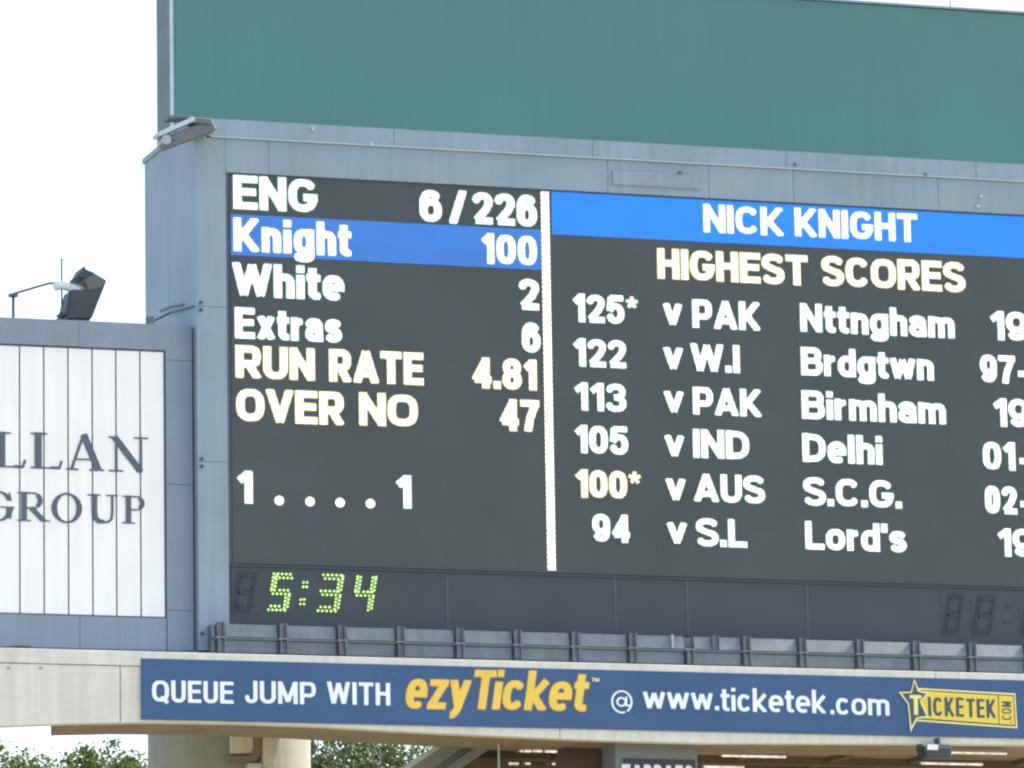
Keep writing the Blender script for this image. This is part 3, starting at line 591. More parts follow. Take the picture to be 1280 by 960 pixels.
for i in range(len(edges)-1):
    a, b = edges[i]+(.11 if i else .0), edges[i+1]-.11
    if b-a < .05: continue
    mb = MB(); mb.v = [(a, YL+.02, z_mid+.03), (b, YL+.02, z_mid+.03), (b, YL+.09, z_top), (a, YL+.09, z_top), (a, YL+.125, z_mid+.03), (b, YL+.125, z_mid+.03), (b, YL+.125, z_top), (a, YL+.125, z_top)]
    mb.f = [(0, 1, 2, 3), (3, 2, 6, 7), (4, 7, 6, 5), (0, 4, 5, 1), (0, 3, 7, 4), (1, 5, 6, 2)]
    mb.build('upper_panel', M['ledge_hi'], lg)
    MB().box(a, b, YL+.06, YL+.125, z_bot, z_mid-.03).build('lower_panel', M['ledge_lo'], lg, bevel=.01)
MB().box(xs0, XR, YL+.03, YL+.13, z_mid-.022, z_mid+.022).build('ledge_rail', M['ledge_dk'], lg)
br = None
for i, x in enumerate(xu):
    for j, (z0, z1) in enumerate(((z_mid+.03, z_top+.03), (z_bot, z_mid+.0))):
        if i == 8 and j == 0: x_ = at(894.6, 800, YL)[0]
        else: x_ = x + (.015 if j else 0)
        for d in (-.07, .055):
            MB().box(x_+d, x_+d+.022+.012*((i+j) % 2), YL-.02, YL+.10, z0, z1).build('bracket', M['bracket'], lg)
        MB().box(x_-.045, x_+.052, YL+.03, YL+.09, z0, z1).build('bracket_web', M['ledge_lo'], lg)
    MB().box(x-.10, x+.10, YL-.03, YL+.02, z_mid-.005, z_mid+.03).build('bracket_plate', M['ledge_hi'], lg)
x = at(840.6, 800, YL)[0]; MB().box(x-.012, x+.012, YL-.02, YL+.1, z_mid+.03, z_top+.02).build('bracket', M['trim'], lg)

# ================================================================== GREEN BACKING BOARD above
YG = 2.0
gx0 = at(214.5, 140, YG)[0]
z_gt = (at(976, 0, YG)[1] + at(1280, 17, YG)[1])/2
gb = thing('backing_board', 'large blank teal green board rising above the scoreboard', 'board', (gx0, YG, Z_cap-.05))
MB().box(gx0, XR+1, YG, YG+.95, Z_cap-.06, z_gt).build('board_face', M['green'], gb)
MB().box(gx0-.022, gx0-.002, YG-.015, YG+1.05, Z_cap-.06, z_gt+.02).build('end_cover', M['green_edge'], gb)
MB().box(gx0-.03, gx0+.035, YG-.035, YG-.004, Z_cap-.06, z_gt+.02).build('corner_trim', M['trim'], gb)
MB().box(gx0-.02, XR+1, YG-.03, YG+.97, z_gt+.021, z_gt+.07).build('top_capping', M['housing'], gb)
x, _ = at(1188, 10, YG+.3)
ant = MB().tube([(x, YG+.3, z_gt+.07), (x, YG+.3, z_gt+2.6)], .016, 8).build('mast', M['pipe'])
ant['label'] = 'thin dark mast standing on top of the green board'; ant['category'] = 'mast'

# ================================================================== LEFT SPONSOR SIGN
YS = .22
sx0 = at(-75, 600, YS)[0]; sx1 = at(241.5, 600, YS)[0]
z_st = np.mean([at(0, 396, YS)[1], at(120, 401, YS)[1], at(238, 407.5, YS)[1]])
z_sb_ = np.mean([at(0, 811.5, YS)[1], at(236, 815, YS)[1]])
wx1 = at(205.8, 600, YS)[0]
z_wt = np.mean([at(0, 431, YS)[1], at(204, 439.5, YS)[1]]); z_wb = np.mean([at(0, 767, YS)[1], at(204, 769.5, YS)[1]])
sg = thing('sponsor_sign', 'white vertical slatted sponsor sign in a grey frame left of the scoreboard', 'sign', (sx0, YS, z_sb_))
MB().box(sx0, sx1-.01, YS+.10, YS+1.3, z_sb_+.01, z_st-.02).build('sign_box', M['housing2'], sg)
def sp(x0, x1, z0, z1): MB().box(x0, x1, YS, YS+.098, z0, z1).build('frame_panel', M['housing2'], sg, bevel=.008)
xa = at(99, 500, YS)[0]
for a, b in ((sx0, xa-g_), (xa, wx1+.02)):
    if a == sx0: sp(a, b, z_wt+.03, z_st)
    sp(a, b, z_sb_+.03, z_wb-.03)
zk = at(225, 450.5, YS)[1]
MB().prism([(xa, z_wt+.03), (wx1+.035, z_wt+.03), (wx1+.035, zk), (sx1, zk), (sx1, z_st), (xa, z_st)], YS, YS+.098).build('frame_panel', M['housing2'], sg, bevel=.008)
zz = [z_sb_+.03, at(225, 763, YS)[1], at(225, 605.5, YS)[1], zk]
for a, b in zip(zz[:-1], zz[1:]): sp(wx1+.035, sx1, a, b-g_)
MB().box(sx0, sx1-.02, YS-.03, YS+.2, z_sb_-.012, z_sb_+.028).build('base_rail', M['seam'], sg)
MB().box(sx0, wx1+.02, YS+.03, YS+.097, z_wt+.003, z_wt+.028).build('inner_lip', M['bezel'], sg)
MB().box(sx0, wx1+.02, YS+.03, YS+.097, z_wb-.028, z_wb-.003).build('inner_lip', M['bezel'], sg)
MB().box(wx1+.004, wx1+.033, YS+.03, YS+.097, z_wb-.028, z_wt+.028).build('inner_lip', M['bezel'], sg)
MB().box(sx0, wx1+.003, YS+.075, YS+.097, z_wb, z_wt).build('slat_gap', M['seam'], sg)
sl_e = [at(p, 600, YS)[0] for p in (-66, -35.5, -5, 25.3, 55.6, 86, 116.3, 146, 176.3)] + [wx1+.014]
slat_mesh = None
for a, b in zip(sl_e[:-1], sl_e[1:]):
    MB().box(a+.014, b-.014, YS+.04, YS+.072, z_wb+.003, z_wt-.003).build('slat', M['white'], sg, bevel=.006)
# serif letters
def serif_letter(ch, pl, pr, pt, pb):
    xa_, za_ = at(pl, pb, YS); xb_, zt_ = at(pr, pt, YS); W = xb_-xa_; H = zt_-za_; w_ = W/H
    th, tn, se = .20, .055, .06
    P = []   # (polyline, thickness)
    ring = None
    if ch == 'L':
        P = [([(.22, 0), (.22, 1)], th), ([(0, 1-tn/2), (.48, 1-tn/2)], tn), ([(0, tn/2), (w_-.06, tn/2)], tn), ([(w_-.02, .24), (w_-.10, .0)], .07), ([(w_-.14, .04), (w_-.34, .04)], .10)]
    elif ch == 'A':
        P = [([(.14, 0), (w_*.46, .97)], .075), ([(w_*.46, .98), (w_-.16, 0)], th*.98), ([(.24, .30), (w_*.7, .30)], tn), ([(0, tn/2), (.34, tn/2)], tn), ([(w_-.42, tn/2), (w_, tn/2)], tn)]
    elif ch == 'N':
        P = [([(.22, 0), (.22, .96)], .075), ([(.16, .99), (w_-.22, .02)], th), ([(w_-.22, 0), (w_-.22, 1)], .075), ([(0, 1-tn/2), (.26, 1-tn/2)], tn), ([(0, tn/2), (.42, tn/2)], tn), ([(w_-.42, 1-tn/2), (w_, 1-tn/2)], tn)]
    elif ch == 'U':
        pts = [(.24, 1), (.24, .36), (.28, .17), (.40, .06), (.55, .045), (.70, .07), (.79, .17), (.82, .36), (.82, 1)]
        k = (w_-.20)/.82; pts = [(p[0]*k if p[0] > .3 else p[0], p[1]) for p in pts]
        P = [(pts[:5], th), (pts[3:], .085), ([(0, 1-tn/2), (.46, 1-tn/2)], tn), ([(w_-.42, 1-tn/2), (w_, 1-tn/2)], tn)]
    elif ch == 'P' or ch == 'R':
        top = .50 if ch == 'P' else .46
        bw = w_*.97 if ch == 'P' else w_*.80
        arcp = [(.24, 1-tn/2)] + [(bw-.34+.26*math.cos(R(a)), (1-tn/2+top)/2 + (1-tn/2-top)/2*math.sin(R(a))) for a in range(90, -91, -15)] + [(.24, top)]
        P = [([(.24, 0), (.24, 1)], th), (arcp, tn*1.2), ([(bw-.34+.22*math.cos(R(a)), (1-tn/2+top)/2+((1-tn/2-top)/2-.04)*math.sin(R(a))) for a in range(60, -61, -15)], th*.85),
             ([(0, 1-tn/2), (.4, 1-tn/2)], tn), ([(0, tn/2), (.48, tn/2)], tn)]
        if ch == 'R': P += [([(w_*.42, .47), (w_-.20, .0)], th), ([(w_-.34, tn/2), (w_, tn/2)], tn)]
    xs = np.arange(-.1, w_+.1, .022); zs = np.arange(-.1, 1.12, .022); XX, ZZ = np.meshgrid(xs, zs)
    F_ = np.full(XX.shape, -9.)
    for pl_, t_ in P:
        F_ = np.maximum(F_, seg_field(XX, ZZ, [pl_], t_, 'butt'))
    if P: F_ = np.minimum(F_, np.minimum(1-ZZ, ZZ))
    if ch in 'OG':
        ce = w_/2 if ch == 'O' else w_/2; 
        outer = 1-np.sqrt(((XX-ce)/(w_/2))**2+((ZZ-.5)/.53)**2); inner = 1-np.sqrt(((XX-ce)/(w_/2-th*.98))**2+((ZZ-.5)/(.53-.065))**2)
        F_ = np.minimum(outer, -inner*.6)
        if ch == 'G':
            cut = np.maximum(np.maximum((ce+.14)-XX, ZZ-.80), .20-ZZ*1.0)     # opening on the right
            F_ = np.minimum(F_, np.where(XX > ce+.10, np.maximum(ZZ-.70, .44-ZZ), 1.0))
            for pl_, t_ in (([(w_-.16, .47), (w_-.16, .08)], th*.9), ([(w_-.46, .47), (w_+.04, .47)], tn), ([(w_-.14, .98), (w_-.10, .70)], .06)):
                F_ = np.maximum(F_, seg_field(XX, ZZ, [pl_], t_, 'butt'))
    v, f = [], []; yy = YS+.032
    contour_mesh(v, f, F_, xs, zs, lambda a, b: (xa_+a*H, yy, za_+b*H))
    off = parent_loc(sg)
    me = bpy.data.meshes.new('letter'); me.from_pydata([(p[0]-off[0], p[1]-off[1], p[2]-off[2]) for p in v], [], f); me.materials.append(M['letter'])
    o = link(bpy.data.objects.new('letter', me), sg)
    md = o.modifiers.new('thick', 'SOLIDIFY'); md.thickness = .012; md.offset = 0
for a in (('L', -7, 33, 540.5, 583.5), ('L', 38.5, 78.6, 541.5, 585), ('A', 83, 131, 542.5, 587), ('N', 136.4, 186, 546.5, 589),
          ('G', -21, 17.3, 614.8, 649.5), ('R', 22, 63.5, 615.8, 650.8), ('O', 65, 103, 617.5, 652), ('U', 110, 148, 618.5, 653.5), ('P', 153, 183.5, 620, 654)):
    serif_letter(*a)

# ================================================================== BEAM
YB = -.60
bx0 = at(-200, 860, YB)[0]; bx1 = XR+2
z_b1 = np.mean([at(p, q, YB)[1] for p, q in ((20, 813), (246, 816), (560, 821), (910, 830.5), (1280, 845))])
bm = thing('concrete_beam', 'long cream rendered concrete beam carrying the scoreboard and the blue banner', 'beam', (bx0, YB, z_b1-1.4))
bot = [(-200, 913), (-100, 911), (0, 908), (90, 904.5), (176, 902.8), (240, 903.3), (300, 904.3), (400, 908), (490, 913.5), (600, 919), (700, 923.5), (800, 927), (880, 929), (1100, 929.5), (1240, 930.5), (1420, 934)]
bp = [at(p, q, YB) for p, q in bot]
z_gr = np.mean([at(10, 830, YB)[1], at(170, 830.5, YB)[1]])
seamx = at(150.5, 870, YB)[0]
def bot_at(x):
    for (xa_, za_), (xb_, zb_) in zip(bp[:-1], bp[1:]):
        if xa_ <= x <= xb_: return za_+(zb_-za_)*(x-xa_)/(xb_-xa_)
    return bp[-1][1]
def bpanel(x0, x1):
    pts = [(x0, z_gr-.012), (x0, bot_at(x0))] + [p for p in bp if x0+.01 < p[0] < x1-.01] + [(x1, bot_at(x1)), (x1, z_gr-.012)]
    MB().prism(pts, YB, YB+.30).build('fascia_panel', M['cream'], bm, bevel=.01)
cuts = [bx0+.1, seamx-7.3, seamx-.012]
bpanel(bp[0][0]+.01, seamx-.01); bpanel(seamx+.006, seamx+8.9); bpanel(seamx+8.912, bp[-1][0]-.01)
sx_ = at(1169, 850, YB)[0]
for a, b in ((bp[0][0], sx_-.006), (sx_+.006, bp[-1][0])):
    MB().box(a, b, YB-.02, YB+.30, z_gr, z_b1).build('top_band', M['cream'], bm, bevel=.01)
# slab behind the fascia (what the board stands on) and its brown underside, deeper right of the step
xst = at(86, 908, YB+.9)[0]; xcl = at(187, 915, 1)[0]
zs_l = max(bot_at(bx0+1), bot_at(xst))+.06
MB().box(bp[0][0], xst-.002, YB+.302, YB+.95, z_b1-1.35, z_b1-.03).build('rear_slab', M['soffit'], bm)
zsof = bot_at(at(240, 903, YB)[0])+.03
MB().prism([(xst, bot_at(xst)+.03)]+[(a, b+.03) for a, b in bp if a > xst+.1]+[(bp[-1][0], z_b1-.03), (xst, z_b1-.03)], YB+.302, 1.75).build('rear_slab', M['soffit'], bm)
mb = MB(); mb.box(XL-6.5, XR+2, YB+.302, DEPTH+.1, z_b1-.028, z_b1+.0).build('deck_slab', M['cream'], bm)
for px, py in ((11, 835), (51, 835)):
    x, z = at(px, py, YB); MB().disc(x, z, .03, YB-.02, YB+.01).build('bolt', M['galv'], bm)
for px0, px1, py in ((14, 38, 811), (232, 246, 812)):
    x0, z = at(px0, py, YB); x1, _ = at(px1, py, YB)
    MB().box(x0, x1, YB, YB+.2, z_b1+.002, z_b1+.05).build('packing_plate', M['seam'], bm)

# ================================================================== BANNER
YN = YB-.035
nx0 = at(176.5, 860, YN)[0]; nx1 = XR+1.5
def curve_z(pts): 
    q = [at(a, b, YN) for a, b in pts]
    def f(x):
        if x <= q[0][0]: return q[0][1]
        for (xa_, za_), (xb_, zb_) in zip(q[:-1], q[1:]):
            if xa_ <= x <= xb_: return za_+(zb_-za_)*(x-xa_)/(xb_-xa_)
        return q[-1][1]
    return f
nt_ = np.mean([at(p, q, YN)[1] for p, q in ((176, 826), (560, 831), (920, 838.5), (1280, 852))])
nb_ = np.mean([at(p, q, YN)[1] for p, q in ((176, 901.5), (560, 905.8), (880, 910.8), (1280, 926))])
bn = thing('advertising_banner', 'long blue ticket advertising banner with white and yellow lettering under the scoreboard', 'banner', (nx0, YN, nb_))
MB().box(nx0, nx1, YN, YN+.025, nb_, nt_).build('banner_panel', M['banner'], bn)
YT = YN-.004
def bw(text, a, b, tp, bl, br, m, **k):
    xa_, za_ = at(a, bl, YT); xb_, zb_ = at(b, br, YT); cap = at(a, tp, YT)[1]-za_
    return write(text, xa_, xb_, (za_+zb_)/2, cap, YT, 'lettering', M[m], bn, capstyle='butt', res=.03, **k)
bw('QUEUE', 190, 292, 850.5, 878, 879, 'bwhite', t=.20, sp=.10)
bw('JUMP', 306.5, 395, 851.5, 879.5, 880, 'bwhite', t=.20, sp=.10)
bw('WITH', 409, 488, 852.5, 880.8, 881.3, 'bwhite', t=.20, sp=.10)
# yellow slanted word, with capital T taller
def yw(text, a, b, tp, bl, br, **k):
    xa_, za_ = at(a, bl, YT); xb_, zb_ = at(b, br, YT); cap = at(a, tp, YT)[1]-za_
    sl_ = .16; xb_ -= sl_*cap*(.74 if text in ('ezy', 'c', 'e') else 1)
    write(text, xa_, xb_, (za_+zb_)/2, cap, YT-.006, 'lettering', M['yellow'], bn, capstyle='butt', res=.03, slant=sl_, soft=.012, edge=M['orange'], edge_w=.022, **k)
yw('ezy', 506, 589, 838, 885.3, 886, t=.175, sp=.075, xh=.75)
yw('T', 588, 623, 838.3, 885.8, 886, t=.185)
yw('icket', 615.5, 738.5, 838.5, 886.5, 888, t=.175, sp=.075, xh=.73)
x0_, z0_ = at(740, 852, YT)
write('T', x0_, x0_+.055, z0_, .08, YT, 'trademark', M['bline'], bn, t=.3, capstyle='butt', res=.1)
write('M', x0_+.065, x0_+.15, z0_, .08, YT, 'trademark', M['bline'], bn, t=.25, capstyle='butt', res=.1)
bw('@', 764, 791, 862, 887.5, 888.5, 'bwhite', t=.105, xh=.74)
bw('www.', 804, 899, 856.5, 886, 888, 'bwhite', t=.19, sp=.08, xh=.73)
bw('ticketek', 901, 1033, 859, 888.5, 892, 'bwhite', t=.19, sp=.075, xh=.73)
bw('.com', 1038, 1112, 864, 892.5, 895, 'bwhite', t=.19, sp=.08, xh=.73)
# logo
lz = lambda p, q: at(p, q, YT)
def flat(pts, y, name, m, par, th=.004):
    return MB().prism([lz(*p) for p in pts], y-th, y).build(name, M[m], par)
lo = MB().prism([lz(*p) for p in ((1148.5, 860), (1269, 866.8), (1271.8, 910.6), (1145, 901.5), (1141, 880))], YT-.003, YT).build('ticket_emblem', M['bline'], bn)
flat([(1150, 862.3), (1267.3, 869), (1269.6, 908), (1144, 899), (1141, 880)], YT-.004, 'ticket_rule', 'navy', lo)
flat([(1152, 863.8), (1266, 870.5), (1268, 906.3), (1144, 897.2), (1141, 880)], YT-.009, 'ticket_fill', 'byellow', lo)
star = [(1142.5, 848.5), (1148.6, 863.0), (1162, 865.8), (1150.6, 876), (1161, 897.2), (1146.5, 898.5), (1137.8, 915.5), (1134.2, 880), (1122.8, 865), (1138, 864.8)]
star_i = [(1142.6, 853), (1147, 864.8), (1157.5, 867.6), (1148.8, 876.5), (1157.5, 895.2), (1145.2, 896.5), (1139, 908), (1136, 879.6), (1127, 866.7), (1139.5, 866.6)]
flat(star, YT-.014, 'star_outline', 'bline', lo); flat(star_i, YT-.019, 'star_fill', 'navy', lo)
def lw(text, a, b, tp, bl, br, m, t, y, nm='emblem_lettering', sp=.1):
    xa_, za_ = at(a, bl, YT); xb_, zb_ = at(b, br, YT); cap = at(a, tp, YT)[1]-za_
    return write(text, xa_, xb_, (za_+zb_)/2, cap, y, nm, M[m], lo, capstyle='butt', res=.04, t=t, sp=sp)
lw('T', 1137.3, 1152, 868.7, 893.8, 894.3, 'bline', .22, YT-.025)
lw('ICKE', 1160, 1205, 870.6, 894.8, 896.6, 'navy', .18, YT-.015)
lw('TEK', 1208, 1244.5, 873, 896.6, 898.2, 'navy', .18, YT-.015)
flat([(1246.8, 869.5), (1248, 869.6), (1249.2, 905), (1248, 904.9)], YT-.015, 'ticket_rule', 'navy', lo, .002)
# upright .COM reading upwards
def upright(text, x_right_px, y_bot, y_top, capw_px, m):
    xr_, zb_ = at(x_right_px, y_bot, YT); zt_ = at(x_right_px, y_top, YT)[1]; cap = capw_px*.0167
    wid = (zt_-zb_)/cap; t = .15; sx = layout(text, wid, t, .74, .12, .3); v, f = [], []; x = 0
    for ch in text:
        wd, polys = glyph(ch, sx, t, .74); xs = np.arange(-.1, wd+.1, .05); zs = np.arange(-.1, 1.1, .05); XX, ZZ = np.meshgrid(xs, zs)
        F_ = np.minimum(seg_field(XX, ZZ, polys, t, 'butt'), np.minimum(1-ZZ, ZZ)); ox = x
        contour_mesh(v, f, F_, xs, zs, lambda a, b: (xr_-b*cap, YT-.015, zb_+(ox+a)*cap)); x += wd+.12
    off = parent_loc(lo)
    me = bpy.data.meshes.new('emblem_lettering'); me.from_pydata([(p[0]-off[0], p[1]-off[1], p[2]-off[2]) for p in v], [], f); me.materials.append(M[m])
    link(bpy.data.objects.new('emblem_lettering', me), lo)
upright('.COM', 1264.5, 904, 877, 13, 'navy')
for px, py in ((190, 838), (190, 888), (323, 841), (343, 841), (321, 887), (345, 890), (475, 843), (493, 844), (470, 886), (500, 889), (645, 842), (646, 897), (791, 897), (905, 851), (941, 852), (1054, 859), (1083, 860), (1058, 907), (1090, 903)):
    x, z = at(px, py, YN); MB().disc(x, z, .016, YN-.010, YN-.001, 8).build('rivet', M['ledge_hi'], bn)

# ================================================================== LEFT FLOODLIGHT, POLES
YF = YS+.45
zr = z_st                                     # roof of the sponsor sign
def sil(pts, y0, y1, name, m, par, bev=.01): return MB().prism([at(p[0], p[1], (y0+y1)/2) for p in pts], y0, y1).build(name, M[m], par, bevel=bev)
fl = thing('floodlight', 'black square floodlight tilted on top of the slatted sign, with white lamp arm', 'floodlight', (at(95, 400, YF)[0], YF, zr))
sil([(84.5, 365.5), (104, 367.5), (107, 363), (128, 355), (109.5, 402), (79, 402)], YF-.34, YF+.34, 'lamp_body', 'black', fl, .02)
sil([(104, 367), (103, 357), (100, 352.5), (113, 345.5), (127.6, 354.5), (125, 361), (110, 366)], YF-.35, YF+.35, 'visor', 'blackvis', fl, .015)
sil([(91.5, 349), (97, 342), (99.5, 336.5), (102, 341), (113, 345.3), (100.5, 352.3)], YF-.36, YF+.36, 'top_flap', 'black', fl, .01)
sil([(83.5, 366), (76.5, 393), (73, 392), (77, 396), (82, 397)], YF-.25, YF+.25, 'rear_fin', 'ledge_dk', fl, .01)
x0, z0 = at(68, 358, YF); x1, z1 = at(104, 361, YF)
MB().tube([(x0, YF, z0), (x0+.15, YF, z0+.03), (x1-.25, YF, z1+.01), (x1, YF, z1)], .09, 12, .085).build('lamp_arm', M['whitepaint'], fl, smooth=True)
x, z = at(94, 362, YF); MB().tube([(x-.12, YF-.1, z), (x+.16, YF-.1, z-.02)], .085, 12).build('lamp_head', M['whitepaint'], fl, smooth=True)
x0, z0 = at(66, 404, YF); x1, _ = at(108, 404, YF)
MB().box(x0, x1, YF-.3, YF+.3, zr-.01, zr+.05).build('base_plate', M['ledge_dk'], fl)
pl = thing('lamp_bracket', 'thin pole and pipe arm bracing the black floodlight on the sign', 'bracket', (at(77, 400, YF)[0], YF+.1, zr))
x, z = at(77, 323, YF+.1); MB().tube([(x, YF+.1, zr-.01), (x, YF+.1, z)], .018, 8).build('pole', M['bezel'], pl)
xb, zb = at(95, 333.5, YF+.1); MB().tube([(x, YF+.1, z-.02), (xb, YF+.1, zb)], .008, 6).build('stay_wire', M['galv'], pl)
xa_, za_ = at(16.5, 369, YF+.1); xb, zb = at(66, 353.5, YF+.1)
MB().tube([(xa_-.02, YF+.1, za_+.02), (at(60, 354.5, YF+.1)[0], YF+.1, at(60, 354.5, YF+.1)[1]), (xb+.1, YF+.1, zb+.01)], .024, 8).build('pipe_arm', M['pipe'], pl)
MB().tube([(xa_, YF+.1, zr-.01), (xa_, YF+.1, za_)], .030, 10).build('post', M['bezel'], pl)
MB().tube([(xa_, YF+.1, za_-.03), (xa_, YF+.1, za_+.02)], .10, 12).build('post_cap', M['bezel'], pl)
# conduit from the sign roof to the board's side
x0, z0 = at(187, 402, YS+.1)
cd = thing('cable_conduit', 'pair of grey conduits sloping from sign roof up the scoreboard side', 'conduit', (x0, YS+.1, zr))
MB().box(x0-.05, x0+.07, YS+.02, YS+.2, zr-.01, zr+.15).build('junction_box', M['ledge_dk'], cd)
xe = XL-.04
def side(px, py):                              # on the side face: find y where x = xe
    d = _f + _r2*((px-640)/F) + _u2*((480-py)/F); p = CAM + d*((xe-CAM.x)/d.x); return (xe, p.y, p.z)
MB().tube([(x0+.03, YS+.15, zr+.06), (x0+.05, 2.2, zr+.16), side(215, 390), side(241, 383)], .022, 8).build('conduit', M['ledge_lo'], cd)
MB().tube([side(200, 388.5), side(214, 383), side(229, 380.5)], .018, 8).build('conduit', M['ledge_lo'], cd)

# ================================================================== FIXTURE at the board's top left corner
YC = -.32
fx_ = thing('light_fitting', 'long silver topped fixture leaning out over the upper left corner of the scoreboard', 'light fitting', (at(240, 170, YC)[0], YC, Z_cap))
def bar(p0, p1, th, y0, y1, name, m, par, bev=.01):
    (xa, za), (xb, zb) = at(*p0, (y0+y1)/2), at(*p1, (y0+y1)/2); d = Vector((xb-xa, zb-za)).normalized(); n = Vector((-d.y, d.x))*th
    return MB().prism([(xa, za), (xb, zb), (xb-n.x, zb-n.y), (xa-n.x, za-n.y)], y0, y1).build(name, M[m], par, bevel=bev)
bar((193, 168.5), (238, 148.5), .085, YC-.25, YC+.15, 'silver_cover', 'trim', fx_)
bar((198, 174), (263, 150), .24, YC-.16, YC+.14, 'fixture_body', 'ledge_dk', fx_, .03)
bar((232, 148), (263, 150.5), .12, YC-.2, YC+.16, 'end_cover', 'ledge_lo', fx_, .02)
bar((207, 146.5), (236, 146), .07, YC+.1, YC+.5, 'rear_plate', 'ledge_dk', fx_)
x, z = at(205, 177, YC); MB().tube([(x, YC-.2, z), (x, YC+.2, z)], .10, 14).build('end_drum', M['galv'], fx_)
x, z = at(215, 174, YC); MB().tube([(x, YC-.2, z), (x, YC+.2, z)], .07, 14).build('end_drum', M['bezel'], fx_)
for px, py in ((239, 171), (246, 172), (252, 170)):
    x, z = at(px, py, 0); MB().box(x-.045, x+.045, -.12, .2, z-.06, z+.06).build('mounting_clamp', M['galv'], fx_, bevel=.01)

# ================================================================== COLUMN below the beam
YK = 5.7
xc0 = at(188, 935, YK)[0]; xc1 = at(384, 935, YK)[0]; rc = (xc1-xc0)/2; xc = (xc0+xc1)/2
cl_ = thing('concrete_column', 'stout round concrete column carrying the cream beam, sunlit down its right side', 'column', (xc, YK, 0))
mb = MB(); mb.tube([(xc, YK, 0), (xc, YK, 6), (xc, YK, z_b1+.3)], rc, 64); mb.build('shaft', M['concrete'], cl_, smooth=False)
mb = MB()
cl_.children[0].data.shade_smooth() if False else None
# sun patches and shadow hook on the column, put into pale and dark blocks
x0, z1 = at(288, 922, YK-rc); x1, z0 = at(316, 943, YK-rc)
MB().box(x0, x1, YK-rc-.10, YK-rc+.5, z0, z_b1-.2).build('sun_patch', M['cream'], cl_, bevel=.02)
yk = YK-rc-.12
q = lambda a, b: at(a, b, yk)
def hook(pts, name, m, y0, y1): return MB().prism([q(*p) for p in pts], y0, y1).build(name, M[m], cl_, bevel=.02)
hook([(317, 900), (317, 936), (314, 942.5), (308, 944), (284, 944), (284, 953), (309, 953), (318, 952), (324, 947), (327, 938), (327, 900)], 'shadow_hook', 'soffit', yk-.03, yk+.5)  # brown piece shaped as the shadow gap round the lit patch
hook([(327.5, 900), (341, 900), (346, 918), (347.5, 930), (345, 943), (339, 951), (331, 957), (327.5, 957)], 'sun_patch_curved', 'cream', yk-.10, yk+.5)  # pale piece shaped as the curved sunlit part
hook([(309, 954), (326.5, 954), (326.5, 990), (309, 990)], 'sun_patch_lower', 'cream', yk-.06, yk+.5)
# ================================================================== UNDERCROFT to the right
xu0 = at(560, 935, 1.8)[0]; xu1 = bp[-1][0]
zc_ = bot_at(at(1000, 930, YB)[0])+.14
uc = thing('undercroft_roof', 'brown underside of the stand behind the beam with joists', 'ceiling', (xu0, 1.76, zc_))
xe_ = lambda y: xu0-.35+.345*(y-1.76)
mb = MB(); n0 = [(xe_(1.76), 1.76), (xu1, 1.76), (xu1, 10), (xe_(10), 10)]
mb.v = [(a, b, zc_) for a, b in n0]+[(a, b, zc_+.3) for a, b in n0]; mb.f = [(3, 2, 1, 0), (4, 5, 6, 7), (0, 1, 5, 4), (1, 2, 6, 5), (2, 3, 7, 6), (3, 0, 4, 7)]
mb.build('ceiling_slab', M['ceil'], uc)
for k in range(6):
    y = 2.9+k*1.2
    MB().box(xe_(y)+.25, xu1, y, y+.22, zc_-.16, zc_-.002).build('joist', M['joist'], uc)
for k, px in enumerate((705, 895, 1010, 1110, 1240)):
    x = at(px, 945, 4)[0]; MB().box(x, x+.14, 1.8, 9.5, zc_-.10, zc_-.003).build('cross_joist', M['joist'], uc)
wall = MB().box(xe_(10)+.1, xu1, 10.02, 10.3, 0, zc_+.4).build('rear_wall', M['brown'])
tag(wall, 'dark brown rear wall at the back of the stand undercroft', 'wall')
# brown pier, post
x0, _ = at(702, 950, 1.2); x1, _ = at(766, 950, 1.2)
o = MB().box(x0, x1, 1.0, 1.6, 0, zc_-.12).build('brown_pier', M['brown'], None, bevel=.02); tag(o, 'dark reddish brown pier just left of the grey hanging sign', 'pier')
x0, _ = at(621.5, 950, 1.0); 
o = MB().tube([(x0, .9, 0), (x0, .9, zsof-.012)], .022, 8).build('thin_post', M['trim'], None); tag(o, 'thin pale vertical post under the beam right of the stair', 'post')
# lights (fluorescent battens)
def batten(pxl, pxr, py, label, th=.05):
    y = 1.9 + (py-932)/24*3.2
    # depth on the ceiling underside where the line of sight meets the level just below it
    zt = zc_-.17
    d = _f + _r2*(((pxl+pxr)/2-640)/F) + _u2*((480-py)/F); p = CAM + d*((zt-CAM.z)/d.z); y = p.y
    xa, _ = at(pxl, py, y); xb, _ = at(pxr, py, y)
    t = thing('ceiling_light', label, 'light', (xa, y, zt), group='strip lights under the stand roof')
    MB().box(xa-.03, xb+.03, y+.03, y+.14, zt-.01, zt+.05).build('lamp_housing', M['galv'], t)
    MB().tube([(xa, y, zt), (xb, y, zt)], th*.38, 8).build('tube', M['tube'], t)
batten(650, 654, 939, 'tiny leftmost dash of the broken light row right of the thin post', .05)
batten(656, 664, 939, 'short second dash of the broken light row near the brown pier', .06)
batten(667, 678, 939, 'third dash of the broken light row near the brown pier', .06)
batten(682, 696, 939.5, 'longest rightmost dash of the broken light row left of brown pier', .06)
batten(627, 648, 954.5, 'low strip light beside the thin pale post', .06)
batten(657, 663, 954.5, 'very short low strip light below the broken light row', .05)
batten(688, 696, 955, 'short low strip light nearest the brown pier', .05)
batten(903, 982, 945.5, 'long pinkish strip light right of the grey hanging sign', .06)
batten(880, 930, 959, 'bright strip light at the frame bottom beside the grey sign', .07)
batten(1189, 1258, 941.5, 'long strip light right of the small black floodlight', .05)
batten(1152, 1228, 955, 'lower strip light beneath the small black floodlight', .06)
